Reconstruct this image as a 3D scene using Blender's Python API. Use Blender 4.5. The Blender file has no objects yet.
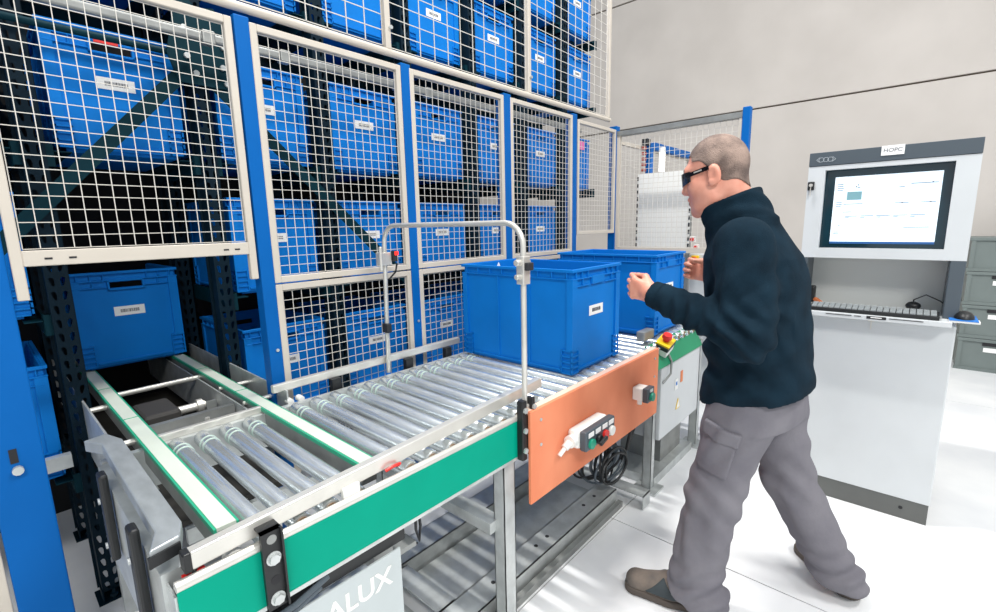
import bpy, bmesh, math, random
import numpy as np
from mathutils import Vector, Matrix
random.seed(4)
SC = bpy.context.scene
COL = SC.collection

# ------------------------------------------------------------------ camera
CAMH = 1.43
F_PX = 468.0
def _n(v): return v / np.linalg.norm(v)
_up = -_n(np.array([554 - 498., 3000 - 306., F_PX]))
_X = np.array([922 - 498., 216 - 306., F_PX]); _X = _n(_X - _up * _X.dot(_up))
_Y = np.cross(_up, _X)
_R = np.stack([_X, _Y, _up])                     # world = _R @ (right, down, forward)
cam_d = bpy.data.cameras.new('camera'); cam = bpy.data.objects.new('camera', cam_d); COL.objects.link(cam)
cam_d.sensor_width = 36.0; cam_d.lens = 36.0 * F_PX / 996.0; cam_d.clip_start = 0.02; cam_d.clip_end = 100
M = Matrix(((_R[0, 0], -_R[0, 1], -_R[0, 2], 0), (_R[1, 0], -_R[1, 1], -_R[1, 2], 0),
            (_R[2, 0], -_R[2, 1], -_R[2, 2], CAMH), (0, 0, 0, 1)))
cam.matrix_world = M
SC.camera = cam

# ------------------------------------------------------------------ world, lamps, exposure
w = bpy.data.worlds.new('world'); SC.world = w; w.use_nodes = True
w.node_tree.nodes['Background'].inputs[0].default_value = (0.93, 0.97, 1.0, 1)
w.node_tree.nodes['Background'].inputs[1].default_value = 0.66
def area(name, loc, target, sx, sy, power, col=(1, 0.98, 0.95)):
    l = bpy.data.lights.new(name, 'AREA'); l.shape = 'RECTANGLE'; l.size = sx; l.size_y = sy; l.energy = power; l.color = col
    o = bpy.data.objects.new(name, l); COL.objects.link(o); o.location = loc
    o.rotation_euler = (Vector(target) - Vector(loc)).to_track_quat('-Z', 'Y').to_euler()
    return o
area('hall_lamp_a', (-1.6, -2.6, 5.0), (1.5, 1.2, 0.8), 1.6, 0.5, 150)
area('hall_lamp_b', (2.2, -2.4, 5.6), (2.2, 1.0, 0.8), 1.6, 0.4, 125)
area('hall_lamp_c', (1.6, 1.72, 5.6), (1.62, 1.0, 0.0), 0.12, 1.1, 165)
vs = SC.view_settings
vs.view_transform = 'Standard'; vs.look = 'None'; vs.gamma = 1.0; vs.use_curve_mapping = False
vs.exposure = 0.27

# ------------------------------------------------------------------ materials
MATS = {}
def srgb(r, g, b):
    f = lambda c: (c / 255 / 12.92) if c <= 10 else ((c / 255 + 0.055) / 1.055) ** 2.4
    return (f(r), f(g), f(b), 1)
def mat(name, rgb, rough=0.5, metal=0.0, var=0.0, scale=8.0, bump=0.0, bscale=60.0, stretch=(1, 1, 1), spec=0.5, rgb2=None, coat=0.0, sheen=0.0, alpha=1.0):
    if name in MATS: return MATS[name]
    m = bpy.data.materials.new(name); m.use_nodes = True
    nt = m.node_tree; b = nt.nodes['Principled BSDF']
    b.inputs['Roughness'].default_value = rough; b.inputs['Metallic'].default_value = metal
    b.inputs['Specular IOR Level'].default_value = spec
    if coat: b.inputs['Coat Weight'].default_value = coat
    if sheen:
        b.inputs['Sheen Weight'].default_value = sheen; b.inputs['Sheen Roughness'].default_value = 0.4
    base = srgb(*rgb)
    tc = nt.nodes.new('ShaderNodeTexCoord'); mp = nt.nodes.new('ShaderNodeMapping'); mp.inputs['Scale'].default_value = stretch
    nt.links.new(tc.outputs['Object'], mp.inputs['Vector'])
    if var > 0 or rgb2:
        nz = nt.nodes.new('ShaderNodeTexNoise'); nz.inputs['Scale'].default_value = scale; nz.inputs['Detail'].default_value = 5
        nt.links.new(mp.outputs['Vector'], nz.inputs['Vector'])
        cr = nt.nodes.new('ShaderNodeValToRGB')
        c2 = srgb(*rgb2) if rgb2 else tuple(min(1, c * (1 + var)) for c in base[:3]) + (1,)
        c1 = base if rgb2 else tuple(c * (1 - var) for c in base[:3]) + (1,)
        cr.color_ramp.elements[0].position = 0.33; cr.color_ramp.elements[0].color = c1
        cr.color_ramp.elements[1].position = 0.67; cr.color_ramp.elements[1].color = c2
        nt.links.new(nz.outputs['Fac'], cr.inputs['Fac']); nt.links.new(cr.outputs['Color'], b.inputs['Base Color'])
    else:
        b.inputs['Base Color'].default_value = base
    if bump > 0:
        n2 = nt.nodes.new('ShaderNodeTexNoise'); n2.inputs['Scale'].default_value = bscale; n2.inputs['Detail'].default_value = 4
        nt.links.new(mp.outputs['Vector'], n2.inputs['Vector'])
        bp = nt.nodes.new('ShaderNodeBump'); bp.inputs['Strength'].default_value = bump; bp.inputs['Distance'].default_value = 0.01
        nt.links.new(n2.outputs['Fac'], bp.inputs['Height']); nt.links.new(bp.outputs['Normal'], b.inputs['Normal'])
    MATS[name] = m
    return m
def emat(name, rgb, strength):
    m = bpy.data.materials.new(name); m.use_nodes = True
    b = m.node_tree.nodes['Principled BSDF']; b.inputs['Base Color'].default_value = srgb(*rgb)
    b.inputs['Emission Color'].default_value = srgb(*rgb); b.inputs['Emission Strength'].default_value = strength
    MATS[name] = m; return m
TOTE = mat('tote_blue', (14, 116, 200), 0.45, var=0.06, scale=5, spec=0.1)
POST = mat('fence_blue_paint', (8, 93, 168), 0.45, var=0.05, scale=4, spec=0.1)
CREAM = mat('cream_paint', (198, 190, 178), 0.45, var=0.03)
WIRE = mat('white_wire', (206, 202, 194), 0.45)
RACK = mat('rack_teal_paint', (8, 46, 56), 0.55, var=0.12, scale=6, spec=0.1)
ZINC = mat('galvanised_steel', (198, 202, 201), 0.4, 0.55, var=0.14, scale=14, bump=0.02, bscale=40)
ZINCD = mat('dull_steel', (150, 152, 150), 0.45, 0.6, var=0.15, scale=10)
ROLL = mat('roller_steel', (220, 226, 227), 0.26, 0.75, var=0.12, scale=9, stretch=(3, .7, 3))
ALU = mat('aluminium', (214, 212, 205), 0.35, 0.55, var=0.08, scale=10, stretch=(1, 1, 1))
GREEN = mat('conveyor_green', (0, 152, 126), 0.45, var=0.03, spec=0.08)
GREEN2 = mat('cover_green', (28, 140, 98), 0.45, var=0.05)
COPPER = mat('copper_board', (234, 148, 112), 0.55, spec=0.1, rgb2=(220, 130, 95), scale=3.5, stretch=(1.4, 1, 0.8))
BLACK = mat('black_plastic', (24, 26, 28), 0.45)
DARK = mat('dark_plate', (38, 40, 44), 0.5)
DGREY = mat('dark_grey_enamel', (74, 84, 92), 0.4)
LGREY = mat('light_grey_enamel', (204, 208, 210), 0.35, var=0.02)
WHITE = mat('white_plastic', (236, 236, 232), 0.4)
PAPER = mat('label_paper', (240, 240, 238), 0.6)
INK = mat('black_ink', (30, 30, 34), 0.7)
BELT = mat('belt_white', (198, 206, 194), 0.5, var=0.05)
BELTG = mat('belt_edge_green', (40, 158, 122), 0.45)
ORING = mat('drive_band', (176, 196, 188), 0.35)
RED = mat('red_plastic', (214, 40, 34), 0.4)
YEL = mat('yellow_plastic', (238, 200, 30), 0.4)
BTNG = mat('green_button', (20, 150, 120), 0.4)
ORANGE = mat('orange_rubber', (226, 130, 80), 0.5)
FLOOR = mat('floor_epoxy', (240, 241, 241), 0.42, rgb2=(222, 224, 227), scale=2.2, bump=0.03, bscale=30)
CONC = mat('wall_concrete', (200, 194, 188), 0.85, rgb2=(191, 185, 179), scale=1.6, bump=0.08, bscale=12)
JOINT = mat('joint_filler', (104, 92, 80), 0.9)
GBOX = mat('grey_box_plastic', (110, 120, 118), 0.5, var=0.04)
SKIN = mat('skin', (226, 162, 140), 0.5, rgb2=(214, 142, 120), scale=22, bump=0.03, bscale=90)
HAIR = mat('grey_hair', (160, 138, 126), 0.85, rgb2=(92, 78, 73), scale=18, bump=0.5, bscale=260)
FLEECE = mat('navy_fleece', (22, 42, 55), 0.95, rgb2=(16, 32, 43), scale=14, bump=0.3, bscale=330, spec=0.1)
TROUS = mat('grey_twill', (122, 120, 126), 0.9, rgb2=(104, 102, 110), scale=5, bump=0.5, bscale=17, spec=0.15)
SHOE = mat('shoe_suede', (124, 112, 102), 0.8, rgb2=(94, 88, 84), scale=16, bump=0.15, bscale=120)
SHOEP = mat('shoe_panel', (58, 66, 70), 0.8)
SOLE = mat('shoe_sole', (86, 78, 72), 0.8)
LENS = mat('dark_lens', (16, 16, 22), 0.12, coat=0.6)
BLUEPAD = mat('blue_mat', (30, 110, 190), 0.7)
PINK = mat('pink_card', (216, 110, 170), 0.6)
MONITOR = mat('monitor_glass', (26, 58, 70), 0.15, coat=0.4)
SCREEN = emat('screen_white', (232, 246, 255), 0.42)
TUBE = emat('lit_lamp_tube', (255, 252, 245), 1.6)
LED = emat('red_led', (255, 40, 30), 1.2)
TEALP = mat('screen_picture', (140, 190, 200), 0.4)
AISLE_SHADE = mat('aisle_shade_black', (12, 14, 18), 0.9)  # near-black colour standing in for the shade behind the rack

# ------------------------------------------------------------------ mesh builder
class MB:
    def __init__(s): s.v = []; s.f = []
    def box(s, x0, x1, y0, y1, z0, z1):
        b = len(s.v)
        s.v += [(x0, y0, z0), (x1, y0, z0), (x1, y1, z0), (x0, y1, z0), (x0, y0, z1), (x1, y0, z1), (x1, y1, z1), (x0, y1, z1)]
        s.f += [tuple(b + i for i in q) for q in ((3, 2, 1, 0), (4, 5, 6, 7), (0, 1, 5, 4), (1, 2, 6, 5), (2, 3, 7, 6), (3, 0, 4, 7))]
        return s
    def cyl(s, p, q, r, n=16, r2=None, caps=True):
        p = Vector(p); q = Vector(q); d = (q - p).normalized()
        a = d.orthogonal().normalized(); c = d.cross(a); r2 = r if r2 is None else r2
        b = len(s.v)
        for P, rr in ((p, r), (q, r2)):
            for i in range(n):
                t = 2 * math.pi * (i + .5) / n
                s.v.append(tuple(P + a * (rr * math.cos(t)) + c * (rr * math.sin(t))))
        for i in range(n): s.f.append((b + i, b + (i + 1) % n, b + n + (i + 1) % n, b + n + i))
        if caps: s.f.append(tuple(b + n - 1 - i for i in range(n))); s.f.append(tuple(b + n + i for i in range(n)))
        return s
    def bar(s, p, q, wd, ht, upv=(0, 0, 1)):
        p = Vector(p); q = Vector(q); d = (q - p).normalized()
        a = d.cross(Vector(upv)).normalized(); c = a.cross(d)
        b = len(s.v)
        for P in (p, q):
            for (i, j) in ((-1, -1), (1, -1), (1, 1), (-1, 1)): s.v.append(tuple(P + a * (i * wd / 2) + c * (j * ht / 2)))
        s.f += [tuple(b + i for i in t) for t in ((0, 1, 2, 3), (7, 6, 5, 4), (4, 5, 1, 0), (5, 6, 2, 1), (6, 7, 3, 2), (7, 4, 0, 3))]
        return s
    def prism(s, poly, axis, a, b2):
        """poly: list of 2-D points in the two other axes (in xyz order), swept along axis from a to b2"""
        b = len(s.v); n = len(poly)
        for t in (a, b2):
            for (u, v) in poly:
                s.v.append({'x': (t, u, v), 'y': (u, t, v), 'z': (u, v, t)}[axis])
        for i in range(n): s.f.append((b + i, b + (i + 1) % n, b + n + (i + 1) % n, b + n + i))
        s.f.append(tuple(b + n - 1 - i for i in range(n))); s.f.append(tuple(b + n + i for i in range(n)))
        return s
    def tube(s, pts, r, n=10):
        pts = [Vector(p) for p in pts]; b = len(s.v); prev = None
        for i, p in enumerate(pts):
            d = ((pts[min(i + 1, len(pts) - 1)]) - pts[max(i - 1, 0)]).normalized()
            a = (prev - d * prev.dot(d)).normalized() if prev is not None else d.orthogonal().normalized()
            prev = a; c = d.cross(a)
            for k in range(n):
                t = 2 * math.pi * k / n
                s.v.append(tuple(p + a * (r * math.cos(t)) + c * (r * math.sin(t))))
        for i in range(len(pts) - 1):
            for k in range(n):
                s.f.append((b + i * n + k, b + i * n + (k + 1) % n, b + (i + 1) * n + (k + 1) % n, b + (i + 1) * n + k))
        s.f.append(tuple(b + n - 1 - k for k in range(n))); e = b + (len(pts) - 1) * n
        s.f.append(tuple(e + k for k in range(n)))
        return s
    def build(s, name, m, parent=None, smooth=False, bevel=0.0, seg=2):
        me = bpy.data.meshes.new(name)
        off = wloc(parent)
        me.from_pydata([(x - off[0], y - off[1], z - off[2]) for x, y, z in s.v], [], s.f)
        bm = bmesh.new(); bm.from_mesh(me); bmesh.ops.recalc_face_normals(bm, faces=bm.faces)
        if bevel > 0:
            bmesh.ops.bevel(bm, geom=[e for e in bm.edges if e.calc_face_angle(0) > 0.6], offset=bevel, segments=seg, affect='EDGES', profile=.5, clamp_overlap=True)
        bm.to_mesh(me); bm.free()
        if smooth:
            me.shade_smooth()
            try: me.set_sharp_from_angle(angle=math.radians(38))
            except Exception: pass
        me.materials.append(m)
        o = bpy.data.objects.new(name, me); COL.objects.link(o)
        if parent is not None: o.parent = parent
        return o
def wloc(o):
    v = Vector((0, 0, 0))
    while o is not None:
        v = v + Vector(o.location); o = o.parent
    return v
def tag(o, label=None, cat=None, group=None, kind=None):
    if label: o['label'] = label
    if cat: o['category'] = cat
    if group: o['group'] = group
    if kind: o['kind'] = kind
    return o
def thing(name, loc, label, cat, group=None, kind=None):
    o = bpy.data.objects.new(name, None); COL.objects.link(o); o.location = loc; o.empty_display_size = 0.05
    return tag(o, label, cat, group, kind)
def copy_tree(o, parent=None):
    c = o.copy(); COL.objects.link(c); c.parent = parent
    for ch in list(o.children): copy_tree(ch, c)
    return c
def share(o, parent, loc):
    """another object of the same mesh under the same parent, moved by loc"""
    c = o.copy(); COL.objects.link(c); c.parent = parent; c.location = loc
    return c
def text(name, body, size, m, parent, loc, rot, extr=0.0004, bold=False):
    cu = bpy.data.curves.new(name, 'FONT'); cu.body = body; cu.size = size; cu.extrude = extr; cu.align_x = 'CENTER'; cu.align_y = 'CENTER'
    if bold: cu.offset = size * 0.02
    cu.materials.append(m)
    tmp = bpy.data.objects.new(name, cu); COL.objects.link(tmp)
    dg = bpy.context.evaluated_depsgraph_get(); me = bpy.data.meshes.new_from_object(tmp.evaluated_get(dg))
    bpy.data.objects.remove(tmp); me.materials.clear(); me.materials.append(m)
    o = bpy.data.objects.new(name, me); COL.objects.link(o); o.parent = parent
    o.location = Vector(loc) - wloc(parent); o.rotation_euler = rot
    return o

# ------------------------------------------------------------------ the setting
fl = thing('floor', (0, 0, 0), 'pale grey epoxy concrete floor cut by slab joints', 'floor', kind='structure')
xs = [-6.0, -1.1, 1.91, 4.93, 8.0]; ys = [-5.0, -2.0, 0.985, 4.0, 9.0]
g = 0.003
for i in range(4):
    for j in range(4):
        MB().box(xs[i] + g, xs[i + 1] - g, ys[j] + g, ys[j + 1] - g, -0.12, 0).build('floor_slab', FLOOR, fl)
MB().box(-6, 8, -5, 9, -0.2, -0.008).build('joint_filler', JOINT, fl)
wl = thing('wall_right', (6.6, 0, 0), 'pale precast concrete wall panels with dark horizontal joint', 'wall', kind='structure')
zs = [0.0, 2.755, 4.45, 6.4]
for k in range(3):
    MB().box(6.6, 6.75, -5, 9, zs[k] + (0.009 if k else 0), zs[k + 1] - 0.009).build('concrete_panel', CONC, wl, bevel=0.004, seg=1)
MB().box(6.63, 6.78, -5, 9, 0, 6.4).build('joint_filler', JOINT, wl)
wf = MB().box(-6, 6.6, 8.6, 8.75, 0, 6.4).build('wall_back', CONC)
tag(wf, 'pale concrete wall far behind the storage rack', 'wall', kind='structure')

# ------------------------------------------------------------------ totes
TW, TL, TH = 0.40, 0.60, 0.437
def make_tote(openslot, name='storage_tote'):
    r = thing(name, (0, 0, 0), 'blue plastic tote', 'tote')
    hw, hl, t = 0.190, 0.290, 0.006
    b = MB()
    # long side walls, floor, end walls (the end walls with a hand hole)
    b.box(-hw, -hw + t, -hl, hl, 0.012, TH - .004); b.box(hw - t, hw, -hl, hl, 0.012, TH - .004)
    b.box(-hw + t, hw - t, -hl, hl, 0.012, 0.018)
    b.box(-hw + .02, hw - .02, -hl + .02, hl - .02, 0.0, 0.012)
    for s in (-1, 1):
        y0, y1 = sorted((s * hl, s * (hl - t)))
        if openslot:
            b.box(-hw + t, -.06, y0, y1, .018, TH - .004); b.box(.06, hw - t, y0, y1, .018, TH - .004)
            b.box(-.06, .06, y0, y1, .018, .362); b.box(-.06, .06, y0, y1, .388, TH - .004)
        else:
            b.box(-hw + t, hw - t, y0, y1, .018, TH - .004)
    b.build('body', TOTE, r)
    rim = MB()
    def ring(z0, z1, out):
        X, Y = hw + out, hl + out
        rim.box(-X, -hw + .001, -Y, Y, z0, z1); rim.box(hw - .001, X, -Y, Y, z0, z1)
        rim.box(-hw, hw, -Y, -hl + .001, z0, z1); rim.box(-hw, hw, hl - .001, Y, z0, z1)
    ring(TH - .012, TH, .012); ring(TH - .042, TH - .037, .010); 
    for s in (-1, 1):
        for yy in (-.27, -.2, -.13, -.06, .06, .13, .2, .27):
            a, c = sorted((s * hw, s * (hw + .0095))); rim.box(a, c, yy - .002, yy + .002, TH - .04, TH - .01)
        for xx in (-.17, -.125, -.08, .08, .125, .17):
            a, c = sorted((s * hl, s * (hl + .0095))); rim.box(xx - .002, xx + .002, a, c, TH - .04, TH - .01)
    for s in (-1, 1):                                    # short second rib on the ends, beside the grip
        a, c = sorted((s * hl, s * (hl + .009)))
        rim.box(-.19, -.065, a, c, TH - .072, TH - .068); rim.box(.065, .19, a, c, TH - .072, TH - .068)
        for xx in (-.12, .12): rim.box(xx - .002, xx + .002, a, c, TH - .07, TH - .04)
    rim.build('rim', TOTE, r, bevel=0.001, seg=1)
    for s in (-1, 1):
        gp = MB(); a, c = sorted((s * hl, s * (hl + .011)))
        if openslot:
            gp.box(-.068, -.06, a, c, .352, .398); gp.box(.06, .068, a, c, .352, .398); gp.box(-.068, .068, a, c, .352, .36); gp.box(-.068, .068, a, c, .39, .398)
        else:
            gp.box(-.05, .05, a, c, TH - .07, TH - .035)
        gp.build('hand_grip', TOTE, r, bevel=0.0012, seg=1)
    for sx in (-1, 1):
        for sy in (-1, 1):
            cr = MB()
            xa, xb = sorted((sx * (hw + .008), sx * (hw - .045))); ya, yb = sorted((sy * (hl + .008), sy * (hl - .045)))
            # L-shaped corner column above the ladder of slots
            cr.prism([(sx * (hw + .008), sy * (hl + .008)), (sx * (hw + .008), sy * (hl - .02)), (sx * hw, sy * (hl - .02)), (sx * hw, sy * hl), (sx * (hw - .028), sy * hl), (sx * (hw - .028), sy * (hl + .008))], 'z', .112, TH - .04)
            for q in range(5):
                z = .012 + q * .0235
                cr.box(xa, xb, *sorted((sy * (hl - .001), sy * (hl + .008))), z, z + .006)
                cr.box(*sorted((sx * (hw - .001), sx * (hw + .008))), ya, yb, z, z + .006)
            cr.box(*sorted((sx * (hw + .002), sx * (hw + .008))), *sorted((sy * (hl + .002), sy * (hl + .008))), .012, .112)
            cr.box(*sorted((sx * (hw - .045), sx * (hw - .041))), *sorted((sy * hl, sy * (hl + .008))), .012, .112)
            cr.box(*sorted((sx * hw, sx * (hw + .008))), *sorted((sy * (hl - .045), sy * (hl - .041))), .012, .112)
            cr.build('corner_column', TOTE, r)
    for s in (-1, 1):
        for yy in (-.085, .085, ):
            a, c = sorted((s * hw, s * (hw + .006))); MB().box(a, c, yy - .004, yy + .004, .03, TH - .04).build('side_rib', TOTE, r)
        a, c = sorted((s * hl, s * (hl + .007)))
        MB().box(-.14, .14, a, c, .022, .03).build('end_rib', TOTE, r)
        a, c = sorted((s * hw, s * (hw + .007)))
        MB().box(a, c, -.24, .24, .022, .03).build('base_rib', TOTE, r)
    lb = MB().box(-.057, .057, -hl - .0012, -hl - .0002, .233, .275).build('label_sticker', PAPER, r)
    rr = random.Random(7); bc = MB(); x = -.034
    while x < .034:
        wd = rr.choice((.0012, .0022, .0032)); bc.box(x, x + wd, -hl - .0018, -hl - .0011, .247, .262); x += wd + rr.choice((.0012, .002))
    bc.build('barcode', mat('barcode_grey', (96, 98, 104), .7), lb)
    return r
proto_open = make_tote(True)
proto_closed = make_tote(False)
used = {}
def place_tote(proto, loc, label, group=None, rz=0.0):
    if id(proto) not in used: used[id(proto)] = 1; o = proto
    else: o = copy_tree(proto)
    o.location = loc; o.rotation_euler = (0, 0, rz); o['label'] = label
    if group: o['group'] = group
    elif 'group' in o.keys(): del o['group']
    return o
X0, PITCH = 0.455, 0.531
YF = 2.29
LEVELS = [0.525, 1.13, 1.715, 2.418, 2.966]
LN = ['bottom shelf', 'second shelf from the bottom', 'third shelf from the bottom', 'second shelf from the top', 'top shelf']
CN = ['leftmost column', 'second column from left', 'third column from left', 'fourth column from left', 'fifth column from left', 'sixth column from left', 'seventh column from left', 'rightmost column']
jit = random.Random(3)
for li, z in enumerate(LEVELS):
    for k in range(-1, 7):
        if k == 0 and li in (0, 1): continue
        if k == 6 and li < 2: continue
        if li >= 3 and k < 0: continue
        if li == 4 and k < 3: continue
        if li == 0 and k > 4: continue
        x = X0 + PITCH * k
        place_tote(proto_open, (x, YF + .30 + jit.uniform(0, .012), z + .006), 'blue plastic tote stored on %s of rack, %s' % (LN[li], CN[k + 1]), 'blue totes stored in the rack', jit.uniform(-.008, .008))
BEDZ = 0.81
place_tote(proto_open, (0.455, 2.69 + .30, BEDZ + .012), 'blue tote riding on the two belts inside the rack opening')
place_tote(proto_closed, (1.768, 1.318, BEDZ - .008), 'large blue tote nearest the viewer on roller conveyor behind the arch', 'totes on the roller conveyor', 0.015).scale = (1.03, 1.035, 1.02)
place_tote(proto_closed, (2.585, 1.325, BEDZ), 'large blue tote on conveyor in front of the man', 'totes on the roller conveyor', 0.01).scale = (1.03, 1.035, 1.02)
pc = MB().prism([(0, 0), (.055, .004), (.03, .05)], 'y', 1.45, 1.452).build('paper_slip', PAPER); pc.location = (1.60, 0, 1.208)
tag(pc, 'small white paper slip poking out of the nearest tote', 'paper')
pk = MB().box(X0 + PITCH * 6 - .1, X0 + PITCH * 6 + .08, YF - .016, YF - .010, 2.06, 2.13).build('pink_card', PINK)
tag(pk, 'pink card stuck on tote at the right end of rack', 'card')
rd = MB().box(.40, .47, YF - .016, YF - .010, 2.105, 2.128).build('red_tag', RED)
tag(rd, 'small red tag on rim of the tote above the belts', 'tag')

# ------------------------------------------------------------------ storage rack
rack = thing('storage_rack', (0.19, 2.25, 0), 'dark teal steel storage rack with perforated uprights and cross braces', 'rack')
def upright_mesh():
    b = MB(); W, p = 0.056, 0.05
    n = int(3.55 / p)
    for c in range(n):
        for s in (-1, 1):
            x0, x1 = sorted((s * W / 2, 0)); z0, z1 = .04 + c * p, .04 + (c + 1) * p
            xm = s * W / 4; zm = (z0 + z1) / 2; tilt = s * .002
            outer = [(x0, z0), (xm, z0), (x1, z0), (x1, zm), (x1, z1), (xm, z1), (x0, z1), (x0, zm)]
            inner = [(xm - .0035 - tilt, zm - .014), (xm - tilt, zm - .0165), (xm + .0035 - tilt, zm - .014), (xm + .0065, zm + .002), (xm + .006 + tilt, zm + .012), (xm + tilt, zm + .0155), (xm - .006 + tilt, zm + .012), (xm - .0065, zm + .002)]
            k = len(b.v)
            b.v += [(x, 0, z) for x, z in outer] + [(x, 0, z) for x, z in inner]
            for i in range(8): b.f.append((k + i, k + (i + 1) % 8, k + 8 + (i + 1) % 8, k + 8 + i))
    zt = .04 + n * p
    b.box(-W / 2 - .003, -W / 2, 0, .07, .03, zt); b.box(W / 2, W / 2 + .003, 0, .07, .03, zt)
    b.box(-W / 2 - .012, -W / 2, .068, .071, .03, zt); b.box(W / 2, W / 2 + .012, .068, .071, .03, zt)
    b.box(-.05, .05, -.02, .09, .0, .006); b.box(-.035, -.031, -.012, .06, .006, .05); b.box(.031, .035, -.012, .06, .006, .05)
    b.cyl((0, -.01, .004), (0, -.01, .05), .006, 8); b.cyl((0, -.01, .02), (0, -.01, .03), .014, 6)
    return b
up0 = upright_mesh(); upo = None
for k in range(-1, 7):
    x = X0 + PITCH * (k - .5)
    for y in (2.25, 2.83):
        if upo is None:
            upo = up0.build('upright', mat('upright_shaded_teal', (9, 30, 42), .55, var=.12, scale=6, spec=.12), None); upo.parent = rack  # rack teal made darker; shade on the uprights is in the colour
            c = upo
        else: c = share(upo, rack, (0, 0, 0))
        c.location = (x - .19, y - 2.25, 0)
sr = None
for li, z in enumerate(LEVELS):
    for k in range(-1, 7):
        if li < 2 and k == 0: continue
        for s in (-1, 1):
            x = X0 + PITCH * k + s * .215
            if sr is None:
                sr = {}
                for q in (-1, 1):
                    b = MB().box(-.002, .002, 0, .62, -.055, .02); b.box(*sorted((0, -q * .05)), 0, .62, -.004, 0); b.box(*sorted((0, q * .03)), -.005, .0, -.055, .02)
                    sr[q] = b.build('support_rail', RACK); sr[q].parent = rack
            if sr[s].get('done') is None: c = sr[s]; c['done'] = 1
            else: c = share(sr[s], rack, (0, 0, 0))
            c.location = (x - .19, 2.27 - 2.25, z)
for q in sr.values(): pass
for o in bpy.data.objects:
    if 'done' in o.keys(): del o['done']
def brace(p, q):
    b = MB(); p = Vector(p); q = Vector(q); b.bar(p, q, .004, .05, (0, 1, 0)); 
    b2 = MB().bar(p, q, .05, .005, (0, 1, 0)); return b2.build('diagonal_brace', RACK, rack)
brace((0.74, 2.205, 2.14), (-0.02, 2.205, 1.30))
brace((0.72, 2.205, 2.055), (1.68, 2.205, 1.115))
brace((3.70, 2.4, 2.95), (4.05, 2.4, 3.5))
brace((0.72, 2.205, 2.25), (0.42, 2.205, 2.6))
brace((2.9, 2.9, 2.55), (2.0, 2.9, 1.6))
gs = MB().prism([(.63, 2.0), (.83, 2.0), (.84, 2.2), (.78, 2.3), (.64, 2.27), (.6, 2.1)], 'y', 2.19, 2.198).build('gusset_plate', RACK, rack)
for (x, z) in ((.665, 2.2), (.665, 2.1), (.69, 2.04), (.80, 2.16), (.79, 2.08), (.80, 2.02)):
    MB().cyl((x, 2.178, z), (x, 2.19, z), .011, 8).build('bolt', ZINC, gs)
bm_ = MB().cyl((-.35, 2.215, 2.108), (.62, 2.215, 2.108), .012, 12).build('top_beam', RACK, rack, smooth=True)
for z in (0.46, 2.33):
    MB().box(-.35, 3.9, 2.86, 2.89, z, z + .05).build('rear_beam', RACK, rack)
bk = MB().box(-3.0, 3.25, 3.2, 3.22, 0.0, 4.2).build('shade_sheet', AISLE_SHADE, rack)  # added sheet, keeps the gaps between totes black like a shaded aisle
zb = thing('pipe_rail', (0, 2.05, 2.135), 'bright galvanised rail with sleeves running behind the wire fence', 'rail')
MB().box(-.35, 3.3, 2.04, 2.066, 2.120, 2.152).build('rail', ZINCD, zb, bevel=.008, seg=3)
for x in (0.70, 0.985, 1.56, 1.76, 2.35):
    MB().box(x - .022, x + .022, 2.032, 2.074, 2.112, 2.160).build('sleeve', ZINCD, zb, bevel=.005)
br = MB().box(-.45, .14, 2.2, 2.23, .60, .65)
tag(br.build('cross_bar', ZINC), 'bare steel bar between the rack foot and blue post', 'bar')

# ------------------------------------------------------------------ fence
FY = 1.80
fence = thing('mesh_fence', (0.0, FY, 0), 'safety fence of cream wire mesh panels between blue steel posts', 'fence')
for (a, b_) in ((-.052, .058), (.69, .74), (1.369, 1.421), (2.057, 2.119), (2.747, 2.802), (3.345, 3.40)):
    MB().box(a, b_, FY - .03, FY + .03, 0.006, 2.14).build('post', POST, fence, bevel=.004)
    MB().box(a - .035, b_ + .035, FY - .06, FY + .06, 0, .008).build('foot_plate', POST, fence)
def wires(b, x0, x1, z0, z1, px, pz, y, r=.0011, axis='x'):
    nx = max(2, round((x1 - x0) / px)); nz = max(2, round((z1 - z0) / pz))
    for i in range(nx + 1):
        x = x0 + (x1 - x0) * i / nx
        if axis == 'x': b.box(x - r, x + r, y - r, y + r, z0, z1)
        else: b.box(y - r, y + r, x - r, x + r, z0, z1)
    for i in range(nz + 1):
        z = z0 + (z1 - z0) * i / nz
        if axis == 'x': b.box(x0, x1, y + r, y + 2.6 * r, z - r, z + r)
        else: b.box(y + r, y + 2.6 * r, x0, x1, z - r, z + r)
def panel(x0, x1, z0, z1, y, fw=.024, px=.0355, pz=.0355, parent=fence, axis='x', legs=0.0, low=None):
    lo = low or fw
    def bx(a, b2, c, d, nm):
        m = MB()
        (m.box(a, b2, y - .012, y + .012, c, d) if axis == 'x' else m.box(y - .012, y + .012, a, b2, c, d))
        return m.build(nm, CREAM, parent, bevel=.002, seg=1)
    bx(x0, x0 + fw, z0 - legs, z1, 'frame_side'); bx(x1 - fw, x1, z0 - legs, z1, 'frame_side')
    bx(x0 + fw, x1 - fw, z1 - fw, z1, 'frame_rail'); lowr = bx(x0 + fw, x1 - fw, z0, z0 + lo, 'frame_rail')
    m = MB(); wires(m, x0 + fw + .004, x1 - fw - .004, z0 + lo + .004, z1 - fw - .004, px, pz, y, axis=axis)
    # wires run into the frame
    m2 = m.build('wire_mesh', WIRE, parent); m2['kind'] = 'stuff'
    return lowr
lr = panel(.066, .682, 1.345, 2.125, FY - .02, legs=.09, low=.042)
for xx in (.14, .19, .585, .62):
    MB().box(xx - .008, xx + .008, FY - .0335, FY - .0315, 1.362, 1.367).build('slot', INK, lr)
P = ((.738, 1.366), (1.414, 2.055), (2.112, 2.745))
for a, b_ in P:
    panel(a, b_, 1.232, 2.125, FY - .02); panel(a, b_, .40, 1.226, FY - .02)
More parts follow.
